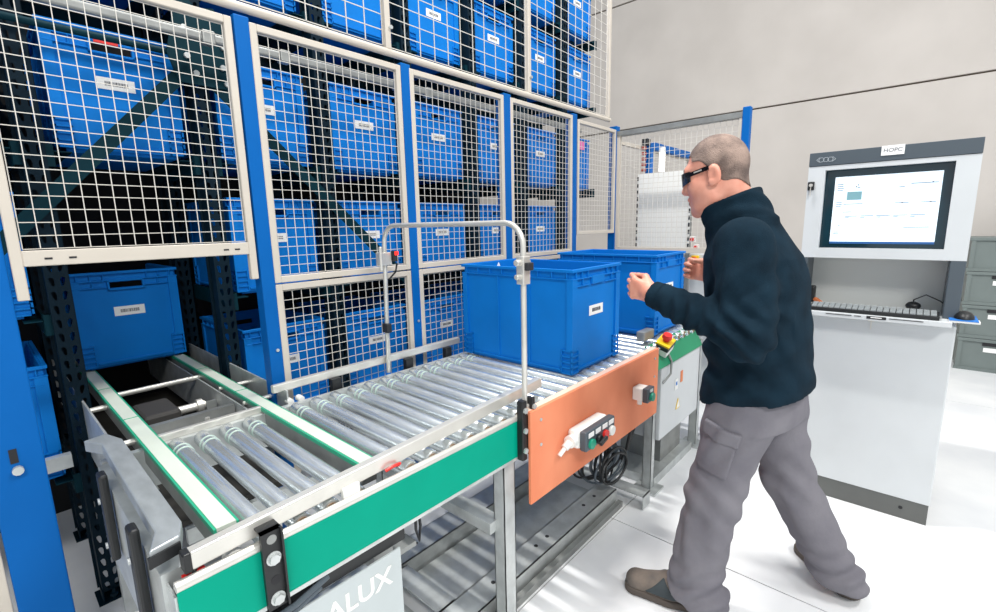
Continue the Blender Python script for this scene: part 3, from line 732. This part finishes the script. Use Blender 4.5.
# open recess above the tray
MB().box(KX + .19, KX + .20, Y0, Y1, .985, 1.238).build('recess_back', mat('recess_grey', (206, 208, 205), .5), ki)
MB().box(KX + .0, KX + .25, Y0, Y0 + .05, .985, 1.238).build('recess_pillar', DGREY, ki, bevel=.003); MB().box(KX, KX + .25, Y1 - .03, Y1, .985, 1.238).build('recess_pillar', DGREY, ki, bevel=.003)
MB().box(KX - .09, KX + .25, Y0 + .02, Y1 - .01, .962, .985).build('keyboard_tray', LGREY, ki, bevel=.002)
ty = KX - .0915
for (a, c) in ((.20, .30), (.165, .19), (-.05, .065)): MB().box(ty - .0004, ty + .001, a, c, .976, .979).build('tray_slot', INK, ki)
np_ = MB().box(ty - .0008, ty + .001, .075, .145, .970, .983).build('name_plate', INK, ki)
MB().box(ty - .0014, ty - .0006, .09, .13, .975, .979).build('name_plate_print', PAPER, np_)
MB().box(KX - .06, KX + .0, Y0 - .065, Y0 + .03, .982, .99).build('mouse_shelf', WHITE, ki); 
MB().bar((KX - .003, .13, .95), (KX - .003, .13, .905), .004, .004, (1, 0, 0)).box(KX - .012, KX, .118, .142, .945, .956).build('drawer_lock', ALU, ki)
mp_ = MB().box(KX - .062, KX + .10, Y0 - .06, Y0 + .03, .990, .993).build('mouse_mat', BLUEPAD); tag(mp_, 'blue mouse mat on the kiosk shelf', 'mouse mat')
kb = thing('keyboard', (KX - .02, .13, .985), 'black computer keyboard lying on the kiosk tray', 'keyboard')
kbo = MB().prism([(KX - .075, .986), (KX + .012, .986), (KX + .012, 1.012), (KX - .075, 1.003)], 'y', -.10, .37)
kbo.v = [(x, y, z) for x, y, z in kbo.v]
kbo.build('case', BLACK, kb, bevel=.003)
ks = MB()
for r_ in range(4):
    for q in range(20):
        x = KX - .062 + r_ * .021; y = -.09 + q * .0228; z = 1.0025 + (x - (KX - .075)) * .103
        ks.box(x - .0085, x + .0085, y, y + .0195, z, z + .007)
ko = ks.build('keys', mat('key_grey', (150, 156, 158), .5), kb); ko['kind'] = 'stuff'
mo = thing('computer_mouse', (KX, Y0 - .02, .993), 'black computer mouse on the blue mat', 'mouse')
def ellips(c, r, nu=20, nv=12, zmin=None):
    b = MB()
    for j in range(nv + 1):
        for i in range(nu):
            t, p_ = 2 * math.pi * i / nu, math.pi * j / nv - math.pi / 2
            z = c[2] + r[2] * math.sin(p_); z = max(z, zmin) if zmin is not None else z
            b.v.append((c[0] + r[0] * math.cos(p_) * math.cos(t), c[1] + r[1] * math.cos(p_) * math.sin(t), z))
    for j in range(nv):
        for i in range(nu): b.f.append((j * nu + i, j * nu + (i + 1) % nu, (j + 1) * nu + (i + 1) % nu, (j + 1) * nu + i))
    return b
ellips((KX + .005, Y0 - .018, .994), (.05, .033, .032), zmin=.994).build('shell', BLACK, mo, smooth=True)
MB().tube([(KX + .05, Y0 - .0, 1.0), (KX + .08, Y0 + .06, 1.05), (KX + .08, Y0 + .11, 1.075), (KX + .07, Y0 + .15, 1.05), (KX + .07, Y0 + .15, .995)], .003, 6).build('cable', BLACK, mo, smooth=True)
hs = thing('round_stand', (KX + .09, -.01, .985), 'small black round stand behind the keyboard', 'stand')
ellips((KX + .085, -.01, 1.02), (.028, .028, .02)).build('dome', BLACK, hs, smooth=True); MB().cyl((KX + .085, -.01, .985), (KX + .085, -.01, 1.015), .02, 14).build('foot', BLACK, hs)
sc_ = thing('barcode_scanner', (KX + .03, .355, .985), 'black handheld scanner with orange grip beside the keyboard', 'scanner')
MB().box(KX + .08, KX + .13, .375, .405, 1.0, 1.085).build('head', BLACK, sc_, bevel=.008); MB().bar((KX + .09, .375, 1.02), (KX + .07, .335, .995), .022, .018).build('grip', ORANGE, sc_, bevel=.004)

# ------------------------------------------------------------------ grey boxes by the wall
ORD = ['lowest', 'second from the floor', 'third from the floor', 'topmost']
for i in range(4):
    z0 = i * .308; yb = -.37 + i * .003
    g_ = thing('grey_bin', (6.06, yb - .3, z0), 'grey plastic stacking bin by the wall, %s of stack' % ORD[i], 'bin', 'grey bins stacked by the wall')
    MB().box(6.065, 6.46, yb - .6, yb, z0 + .004, z0 + .29).build('body', GBOX, g_, bevel=.008)
    MB().box(6.05, 6.47, yb - .61, yb + .01, z0 + .275, z0 + .304).build('rim', GBOX, g_, bevel=.004)
    MB().box(6.057, 6.066, yb - .61, yb + .01, z0 + .0, z0 + .03).build('foot_rib', GBOX, g_); MB().box(6.053, 6.066, yb - .03, yb, z0 + .03, z0 + .275).build('corner_rib', GBOX, g_)
    MB().box(6.0555, 6.0655, yb - .42, yb - .16, z0 + .245, z0 + .272).build('grip_slot', INK, g_)
    MB().box(6.0600, 6.0648, yb - .36, yb - .17, z0 + .185, z0 + .225).build('label_card', PAPER, g_)
# ------------------------------------------------------------------ person (implicit surface -> mesh)
class Prim:
    def __init__(s, a, b, ra, rb, k=.02, cap=None, sub=False):
        s.a = np.array(a, float); s.b = np.array(b, float); s.ra = ra; s.rb = rb; s.k = k; s.cap = cap; s.sub = sub
    def d(s, P):
        ab = s.b - s.a; t = np.clip(((P - s.a) @ ab) / max(ab @ ab, 1e-9), 0, 1)
        r = s.ra + (s.rb - s.ra) * t
        v = np.linalg.norm(P - (s.a + t[:, None] * ab), axis=1) - r
        if s.cap is not None: v = np.maximum(v, (P - np.array(s.cap[0])) @ np.array(s.cap[1]))
        return v
    def far(s, c, R):
        ab = s.b - s.a; t = min(1, max(0, ((c - s.a) @ ab) / max(ab @ ab, 1e-9)))
        return np.linalg.norm(c - (s.a + t * ab)) - max(s.ra, s.rb) - R > .07
class Ell(Prim):
    def __init__(s, c, r, frame=None, k=.02, sub=False):
        s.c = np.array(c, float); s.r = np.array(r, float); s.fr = np.eye(3) if frame is None else frame; s.k = k; s.sub = sub
    def d(s, P):
        q = (P - s.c) @ s.fr.T
        k0 = np.linalg.norm(q / s.r, axis=1); k1 = np.linalg.norm(q / s.r ** 2, axis=1)
        return k0 * (k0 - 1) / np.maximum(k1, 1e-9)
    def far(s, c, R): return np.linalg.norm(c - s.c) - s.r.max() - R > .07
class Loft(Prim):
    def __init__(s, rings, k=.02, e=2.3): s.R = np.array(rings, float); s.k = k; s.sub = False; s.e = e
    def d(s, P):
        z = P[:, 2]; R = s.R
        cx, cy, hw, hd = (np.interp(z, R[:, 0], R[:, i]) for i in (1, 2, 3, 4))
        q = (np.abs((P[:, 0] - cx) / hw) ** s.e + np.abs((P[:, 1] - cy) / hd) ** s.e) ** (1 / s.e)
        v = (q - 1) * np.minimum(hw, hd)
        return np.maximum(v, np.maximum(R[0, 0] - z, z - R[-1, 0]))
    def far(s, c, R): return c[2] < s.R[0, 0] - R - .07 or c[2] > s.R[-1, 0] + R + .07 or np.hypot(c[0] - s.R[0, 1], c[1] - s.R[0, 2]) > .36 + R
def smin(a, b, k):
    h = np.clip(.5 + .5 * (b - a) / k, 0, 1); return b * (1 - h) + a * h - k * h * (1 - h)
def field(prims, P, post=None, c=None, R=0):
    v = np.full(len(P), .3)
    first = True
    for p in prims:
        if c is not None and p.far(c, R): continue
        q = p.d(P)
        if p.sub: v = -smin(-v, q, p.k)
        else: v = np.minimum(v, q) if first else smin(v, q, p.k)
        first = False
    return post(P, v) if post else v
def sdf_mesh(prims, lo, hi, h, post=None):
    lo = np.array(lo); n = np.ceil((np.array(hi) - lo) / h).astype(int) + 1
    Fd = np.full(n, .3, np.float32); B = 24; rad = B * h * math.sqrt(3) / 2
    for i in range(0, n[0], B):
        for j in range(0, n[1], B):
            for k in range(0, n[2], B):
                e = np.minimum([i + B, j + B, k + B], n)
                c = lo + (np.array([i, j, k]) + (e - [i, j, k]) / 2) * h
                vc = field(prims, c[None], post)[0]
                if abs(vc) > rad + .04: Fd[i:e[0], j:e[1], k:e[2]] = vc; continue
                G = np.stack(np.meshgrid(np.arange(i, e[0]), np.arange(j, e[1]), np.arange(k, e[2]), indexing='ij'), -1).reshape(-1, 3)
                Fd[i:e[0], j:e[1], k:e[2]] = field(prims, lo + G * h, post, c, rad).reshape(e - [i, j, k])
    S = Fd < 0
    cnt = np.zeros(n - 1, np.int8)
    for a in (0, 1):
        for b in (0, 1):
            for c in (0, 1): cnt += S[a:n[0] - 1 + a, b:n[1] - 1 + b, c:n[2] - 1 + c]
    act = (cnt > 0) & (cnt < 8); I = np.argwhere(act)
    idx = np.full(n - 1, -1, np.int64); idx[act] = np.arange(len(I))
    acc = np.zeros((len(I), 3)); num = np.zeros(len(I))
    cs = [(a, b, c) for a in (0, 1) for b in (0, 1) for c in (0, 1)]
    val = {q: Fd[I[:, 0] + q[0], I[:, 1] + q[1], I[:, 2] + q[2]].astype(float) for q in cs}
    for ax in range(3):
        for q in cs:
            if q[ax]: continue
            q2 = list(q); q2[ax] = 1; v0 = val[q]; v1 = val[tuple(q2)]
            m = (v0 < 0) != (v1 < 0); t = np.where(m, v0 / np.where(m, v0 - v1, 1), 0)
            p = np.tile(np.array(q, float), (len(I), 1)); p[:, ax] += t
            acc[m] += p[m]; num[m] += 1
    V = lo + (I + acc / num[:, None]) * h
    Fs = []
    for ax in range(3):
        u, w_ = [(1, 2), (2, 0), (0, 1)][ax]
        sl0 = [slice(1, n[i] - 1) for i in range(3)]; sl0[ax] = slice(0, n[ax] - 1)
        sl1 = list(sl0); sl1[ax] = slice(1, n[ax])
        s0 = S[tuple(sl0)]; s1 = S[tuple(sl1)]
        E = np.argwhere(s0 != s1); fl_ = s0[tuple(E.T)]
        off = np.ones(3, int); off[ax] = 0; E = E + off
        def cell(du, dw):
            q = E.copy(); q[:, u] -= du; q[:, w_] -= dw; return idx[tuple(q.T)]
        Q = np.stack([cell(1, 1), cell(0, 1), cell(0, 0), cell(1, 0)], 1)
        Q[~fl_] = Q[~fl_][:, ::-1]; Fs.append(Q)
    return V, np.concatenate(Fs)
def sdf_obj(name, m, parent, prims, lo, hi, h, post=None, smooth_it=2):
    V, Fq = sdf_mesh(prims, lo, hi, h, post)
    for _ in range(smooth_it):                        # light Laplacian smoothing
        A = np.zeros_like(V); N = np.zeros(len(V))
        for a, b in ((0, 1), (1, 2), (2, 3), (3, 0)):
            np.add.at(A, Fq[:, a], V[Fq[:, b]]); np.add.at(N, Fq[:, a], 1)
            np.add.at(A, Fq[:, b], V[Fq[:, a]]); np.add.at(N, Fq[:, b], 1)
        V = V * .5 + .5 * A / np.maximum(N, 1)[:, None]
    off = wloc(parent)
    me = bpy.data.meshes.new(name); me.from_pydata((V - np.array(off)).tolist(), [], Fq.tolist()); me.shade_smooth(); me.materials.append(m)
    o = bpy.data.objects.new(name, me); COL.objects.link(o)
    if parent is not None: o.parent = parent
    return o
def nv(v): v = np.array(v, float); return v / np.linalg.norm(v)

HC = np.array([1.685, .521, 1.583]); hf = nv((-.06, .97, -.22)); hr = nv(np.cross(hf, (0, 0, 1))); hu = np.cross(hr, hf)
HFR = np.stack([hr, hf, hu])
def hp(s, f, u): return HC + hr * s + hf * f + hu * u
head = [Ell(hp(0, -.006, .028), (.075, .093, .093), HFR), Ell(hp(0, .03, -.03), (.062, .066, .085), HFR, .03), Ell(hp(0, .042, -.085), (.048, .05, .036), HFR, .03),
        Prim(hp(0, .082, -.110), hp(0, .082, -.108), .020, .020, .022), Prim(hp(0, .094, .004), hp(0, .110, -.032), .009, .0125, .012),
        Prim(hp(.011, .100, -.038), hp(-.011, .100, -.038), .0085, .0085, .01), Prim(hp(-.034, .080, .028), hp(.034, .080, .028), .014, .014, .02),
        Prim(hp(-.016, .096, -.064), hp(.016, .096, -.064), .008, .008, .005), Prim(hp(-.014, .093, -.081), hp(.014, .093, -.081), .008, .008, .005)]
for s in (-1, 1):
    head += [Prim(hp(s * .042, .058, -.035), hp(s * .045, .03, -.05), .026, .024, .03), Prim(hp(s * .05, .015, -.085), hp(s * .03, .06, -.1), .018, .018, .03),
             Ell(hp(s * .080, -.008, -.012), (.009, .021, .032), HFR, .010), Ell(hp(s * .089, -.002, -.010), (.006, .010, .018), HFR, .006, True),
             Prim(hp(s * .078, .004, -.036), hp(s * .078, .004, -.036), .009, .009, .012), Prim(hp(s * .03, .101, .006), hp(s * .03, .101, .006), .014, .014, .012, None, True)]
neckb = (1.715, .425, 1.38)
head += [Prim(hp(0, -.028, -.06), neckb, .056, .066, .03)]
SHL, ELL_, WRL = (1.55, .392, 1.352), (1.475, .350, 1.098), (1.505, .648, 1.190)
SHR, ELR, WRR = (1.915, .42, 1.34), (1.985, .455, 1.09), (1.975, .605, 1.21)
def hand(wr, d, u, pn, curl, ts=1.0):
    """palm and five fingers; d forward, u towards the index side, pn palm normal"""
    wr = np.array(wr); d = nv(d); u = nv(np.array(u) - d * np.dot(u, d)); pn = nv(np.array(pn) - d * np.dot(pn, d) - u * np.dot(pn, u))
    L = [Prim(wr - d * .05, wr + d * .02, .030, .027, .02)]
    for q in (-.027, -.009, .009, .027): L.append(Prim(wr + d * .015 + u * q * .6, wr + d * (.082 - abs(q - .005) * .25) + u * q, .0155, .0125, .012))
    ln = [(.034, .022, .018), (.040, .026, .020), (.043, .029, .021), (.041, .026, .020)]
    for q, l3 in zip((-.033, -.011, .011, .033), ln):
        p = wr + d * (.084 - abs(q - .005) * .25) + u * q; a = 0
        for i, (l, c_) in enumerate(zip(l3, curl)):
            a += math.radians(c_); e = p + (d * math.cos(a) + pn * math.sin(a)) * l
            L.append(Prim(p, e, (.0096, .0088, .0078)[i], (.0090, .0079, .0068)[i], .0015)); p = e
    t0 = wr + d * .025 + u * .026 + pn * .008; t1 = t0 + (d * .75 + u * .35 + pn * .55) * .040; t2 = t1 + (d * .75 - u * .25 + pn * .6) * .030; t3 = t2 + (d * .6 - u * .6 + pn * .4) * .022
    L += [Prim(t0, t1, .0145, .0115, .012), Prim(t1, t2, .0112, .0098, .006), Prim(t2, t3, .0096, .0078, .004)]
    return L
dL = np.array(WRL) - np.array(ELL_); dR = np.array(WRR) - np.array(ELR)
hands = hand(WRL, dL + np.array((0, 0, -.03)), (-.12, -.15, 1), (1, 0, -.1), (42, 82, 55)) + hand(WRR, dR * [.6, 1, .35], (.2, 0, 1), (-1, .1, -.25), (55, 60, 35))
HIPL, KNL, ANL = (1.665, .385, .82), (1.632, .452, .48), (1.603, .512, .10)
HIPR, KNR, ANR = (1.86, .355, .82), (1.965, .288, .46), (2.045, .12, .11)
TL_, TR_ = (1.585, .62, .045), (2.10, .16, .045)
body = head + [Loft([(.76, 1.765, .37, .17, .12), (.95, 1.755, .375, .17, .12), (1.25, 1.74, .40, .19, .118), (1.35, 1.73, .415, .16, .10), (1.41, 1.72, .425, .08, .07)], .03),
    Prim(SHL, ELL_, .055, .043, .03), Prim(ELL_, WRL, .042, .03, .02), Prim(SHR, ELR, .055, .043, .03), Prim(ELR, WRR, .042, .03, .02),
    Prim(HIPL, KNL, .085, .06, .03), Prim(KNL, ANL, .058, .042, .02), Prim(HIPR, KNR, .085, .06, .03), Prim(KNR, ANR, .058, .042, .02),
    Prim(np.array(ANL) + [.005, -.02, -.045], TL_, .024, .022, .02), Prim(np.array(ANR) + [-.005, -.02, -.045], TR_, .024, .022, .02)] + hands
man = sdf_obj('person', SKIN, None, body, (1.40, -.02, 0.0), (2.25, .92, 1.74), .004, None, 1)
tag(man, 'man in navy fleece, grey cargo trousers and dark glasses reaching towards totes', 'person')

# jacket
def jfold(P, v):
    x, y, z = P[:, 0], P[:, 1], P[:, 2]
    hem = .835 - .27 * (y - .36) + .10 * (1.66 - x) * (y > .3) + .003 * np.sin(x * 22 + y * 9)
    waist = np.exp(-((z - .98) / .13) ** 2) * np.clip((y - .20) / .14, .25, 1)
    f = waist * (.006 * np.sin(z * 46 + y * 20 + 1.8 * np.sin(y * 13 + x * 7)) + .006 * np.sin(z * 62 - y * 48 + x * 30))
    back = np.exp(-((z - 1.2) / .12) ** 2) * (y < .42) * .007 * np.sin(y * 46 + z * 18 + 2 * np.sin(z * 7))
    band = -.006 * np.exp(-((z - hem - .035) / .03) ** 2)
    arm = np.exp(-(((y - .36) / .10) ** 2 + ((z - 1.10) / .09) ** 2)) * (x < 1.62) * .010 * np.sin((y * .75 - z * .65) * 120 + 1.5 * np.sin(y * 16 + z * 20))
    fore = np.exp(-(((y - .52) / .09) ** 2 + ((z - 1.13) / .08) ** 2)) * (x < 1.66) * .008 * np.sin((y + .25 * z) * 125 + 1.6 * np.sin(z * 40))
    upper = np.exp(-(((y - .36) / .08) ** 2 + ((z - 1.24) / .10) ** 2)) * (x < 1.62) * .006 * np.sin(z * 58 + y * 50)
    return np.maximum(v + f + back + band + arm + fore + upper, hem - z)
nd = nv(hp(0, -.028, -.06) - np.array(neckb)); cd = nv((-.0, .30, .95))
class Collar(Prim):
    def __init__(s, c, ax, r0, r1, th, h, k): s.c = np.array(c); s.ax = nv(ax); s.r0 = r0; s.r1 = r1; s.th = th; s.h = h; s.k = k; s.sub = False
    def d(s, P):
        q = P - s.c; t = q @ s.ax; r = np.linalg.norm(q - t[:, None] * s.ax, axis=1); tt = np.clip(t, 0, s.h)
        R = s.r0 + (s.r1 - s.r0) * tt / s.h + .003 * np.sin(tt * 95 + P[:, 0] * 60)
        return np.hypot(r - R, t - tt) - s.th
    def far(s, c, R): return np.linalg.norm(c - s.c) - s.r0 - s.h - R > .07
jacket = [Loft([(.72, 1.762, .374, .196, .156), (.80, 1.762, .374, .204, .164), (.86, 1.76, .372, .208, .168), (.95, 1.757, .374, .200, .156), (1.10, 1.75, .383, .212, .156), (1.22, 1.742, .395, .216, .150), (1.31, 1.735, .41, .205, .138), (1.37, 1.728, .42, .16, .112), (1.43, 1.72, .432, .10, .088)], .03),
    Prim(SHL, ELL_, .086, .074, .028), Prim(ELL_, WRL, .072, .045, .03, cap=(np.array(WRL) + nv(dL) * .005, nv(dL))),
    Prim(SHR, ELR, .080, .066, .05), Prim(ELR, WRR, .064, .043, .03, cap=(np.array(WRR), nv(dR))),
    Collar((1.710, .442, 1.395), (-.08, .36, .93), .100, .086, .010, .105, .022)]
jk = sdf_obj('fleece_jacket', FLEECE, man, jacket, (1.38, .10, .66), (2.12, .75, 1.58), .005, jfold, 1)
cuffd = nv(dL)
MB().cyl(tuple(np.array(WRL) - cuffd * .030), tuple(np.array(WRL) - cuffd * .027), .0505, 24, .050, caps=False).build('cuff_seam', FLEECE, man)

# trousers
def tfold(P, v):
    x, y, z = P[:, 0], P[:, 1], P[:, 2]
    low = np.exp(-((z - .12) / .10) ** 2) * (.007 * np.sin(z * 84 + y * 26 + 2 * np.sin(y * 24 + x * 9)))
    knee = np.exp(-((z - .48) / .12) ** 2) * (.0050 * np.sin(z * 60 - y * 45 + 2 * np.sin(x * 20)))
    top = np.exp(-((z - .70) / .10) ** 2) * (.006 * np.sin(z * 40 + y * 62 + x * 12))
    crease = .0060 * np.sin(y * 60 + x * 45 + 1.5 * np.sin(z * 12)) * np.exp(-((z - .33) / .14) ** 2)
    cut = .045 + (.012 + .42 * np.clip(y - .455, 0, 1)) * (x < 1.8) + .06 * np.clip(y - .09, 0, 1) * (x > 1.8)
    return np.maximum(v + low + knee + top + crease, cut - z)
trous = [Loft([(.76, 1.762, .370, .180, .140), (.82, 1.762, .370, .182, .140), (.93, 1.758, .372, .178, .136)], .05),
    Prim(HIPL, KNL, .112, .086, .04), Prim(KNL, (1.603, .50, .09), .086, .090, .04), Prim(HIPR, KNR, .112, .084, .05), Prim(KNR, (2.05, .122, .09), .084, .078, .04),
    Prim((1.603, .49, .085), (1.606, .452, .07), .090, .082, .03), Prim((2.052, .116, .075), (2.046, .085, .06), .078, .074, .03)]
sdf_obj('cargo_trousers', TROUS, man, trous, (1.42, -.06, 0.0), (2.22, .66, .95), .005, tfold, 1)
def pocket(lo_, hi_, grow, nm, mt_):
    lo_ = np.array(lo_); hi_ = np.array(hi_)
    def post(P, v):
        base = tfold(P, v) - grow
        # pocket rectangle in leg coordinates: along the thigh and around it
        ax_ = nv(np.array(KNL) - np.array(HIPL)); q = P - np.array(HIPL); t = q @ ax_; yy = (q - t[:, None] * ax_)[:, 1]
        bx = np.maximum(np.maximum(lo_[0] - t, t - hi_[0]), np.maximum(lo_[1] - yy, yy - hi_[1]))
        return np.maximum(np.maximum(base, bx), P[:, 0] - 1.63)
    return sdf_obj(nm, mt_, man, trous, (1.42, .26, .42), (1.68, .60, .84), .004, post, 2)
pocket((.10, -.035), (.245, .075), .008, 'cargo_pocket', TROUS)
pocket((.075, -.040), (.125, .080), .014, 'pocket_flap', TROUS)
# shoes
def shoe(heel, toe, sfx):
    hx = np.array([heel[0], heel[1], 0.0]); d = nv(np.array([toe[0] - heel[0], toe[1] - heel[1], 0.0])); s = np.cross(d, (0, 0, 1.0)); L = .285
    P_ = lambda a, b, c: hx + d * a + s * b + np.array([0, 0, c])
    pr_ = [Prim(P_(.04, 0, .055), P_(.13, 0, .048), .040, .044, .03), Prim(P_(.13, 0, .048), P_(.255, .003, .042), .044, .041, .03), Prim(P_(.05, 0, .06), P_(.09, 0, .105), .040, .040, .03), Prim(P_(.10, 0, .085), P_(.18, 0, .055), .034, .032, .03)]
    lo_ = np.minimum(P_(0, 0, 0), P_(L, 0, 0)) - [.07, .07, 0.01]; hi_ = np.maximum(P_(0, 0, 0), P_(L, 0, 0)) + [.07, .07, .16]
    up_ = sdf_obj('shoe', SHOE, man, pr_, lo_, hi_, .004, lambda P, v: np.maximum(v, .022 - P[:, 2]))
    def solep(P, v):
        Q = P.copy(); Q[:, 2] = .045; return np.maximum(np.maximum(field(pr_, Q) - .004, P[:, 2] - .030), .002 - P[:, 2])
    class One(Prim):
        def __init__(s): s.k = .01; s.sub = False
        def d(s, P): return np.zeros(len(P))
        def far(s, c, R): return False
    sdf_obj('sole', SOLE, up_, [One()], lo_, hi_, .004, solep, 1)
    def panelp(P, v):
        q = P - hx; a = q @ d
        return np.maximum(np.maximum(v - .0025, np.maximum(.11 - a + (P[:, 2] - .05) * .8, a - .225 + (P[:, 2] - .03) * 1.0)), .034 - P[:, 2])
    sdf_obj('side_panel', SHOEP, up_, pr_, lo_, hi_, .004, panelp, 1)
shoe((1.638, .455), (1.552, .735), 'l'); shoe((2.045, .042), (2.215, .235), 'r')
# hair
def hairp(P, v):
    q = (P - HC) @ HFR.T; s_, f_, u_ = q[:, 0], q[:, 1], q[:, 2]
    line = np.where(f_ > -.02, -.02 + 1.05 * (f_ + .02), -.02 + .75 * (f_ + .02)) + .012 * np.sin(f_ * 70)
    line = np.where(np.abs(s_) < .05, np.maximum(line, np.where(f_ > .06, .072, -1)), line)
    return np.maximum(v - .003, line - u_)
sdf_obj('hair', HAIR, man, [head[0], head[-1]], hp(-.0, -.0, .0) - .14, hp(0, 0, 0) + .15, .0035, hairp, 1)
for s in (-1, 1):
    ellips(tuple(hp(s * .03, .083, .006)), (.0125, .0125, .0125), 16, 10).build('eye', WHITE, man, smooth=True)
    MB().bar(tuple(hp(s * .016, .097, .030)), tuple(hp(s * .046, .088, .032)), .006, .006).build('eyebrow', HAIR, man)
# wrap-around glasses
gl = MB(); nS = 14
for ring_ in (0, .0035):
    for i in range(nS + 1):
        a = -1 + 2 * i / nS; f_ = .112 - .044 * a * a + ring_; wv = .021 - .006 * abs(a) ** 3
        br_ = .010 * math.exp(-(a / .12) ** 2)
        gl.v += [tuple(hp(a * .068, f_, .004 - wv + br_)), tuple(hp(a * .068, f_ - .004, .010 + wv * .72))]
m2 = 2 * (nS + 1)
for i in range(nS):
    gl.f += [(2 * i, 2 * i + 1, 2 * i + 3, 2 * i + 2), (m2 + 2 * i, m2 + 2 * i + 2, m2 + 2 * i + 3, m2 + 2 * i + 1), (2 * i, 2 * i + 2, m2 + 2 * i + 2, m2 + 2 * i), (2 * i + 1, m2 + 2 * i + 1, m2 + 2 * i + 3, 2 * i + 3)]
gl.f += [(0, m2, m2 + 1, 1), (2 * nS, 2 * nS + 1, m2 + 2 * nS + 1, m2 + 2 * nS)]
glo = gl.build('glasses', LENS, man, smooth=True)
for s in (-1, 1):
    t_ = MB().bar(tuple(hp(s * .070, .070, .010)), tuple(hp(s * .083, .004, .014)), .004, .013, tuple(hu)).build('temple_arm', LENS, glo)
    MB().bar(tuple(hp(s * .0755, .052, .0125)), tuple(hp(s * .080, .026, .0135)), .0035, .004, tuple(hu)).build('temple_mark', ALU, glo)
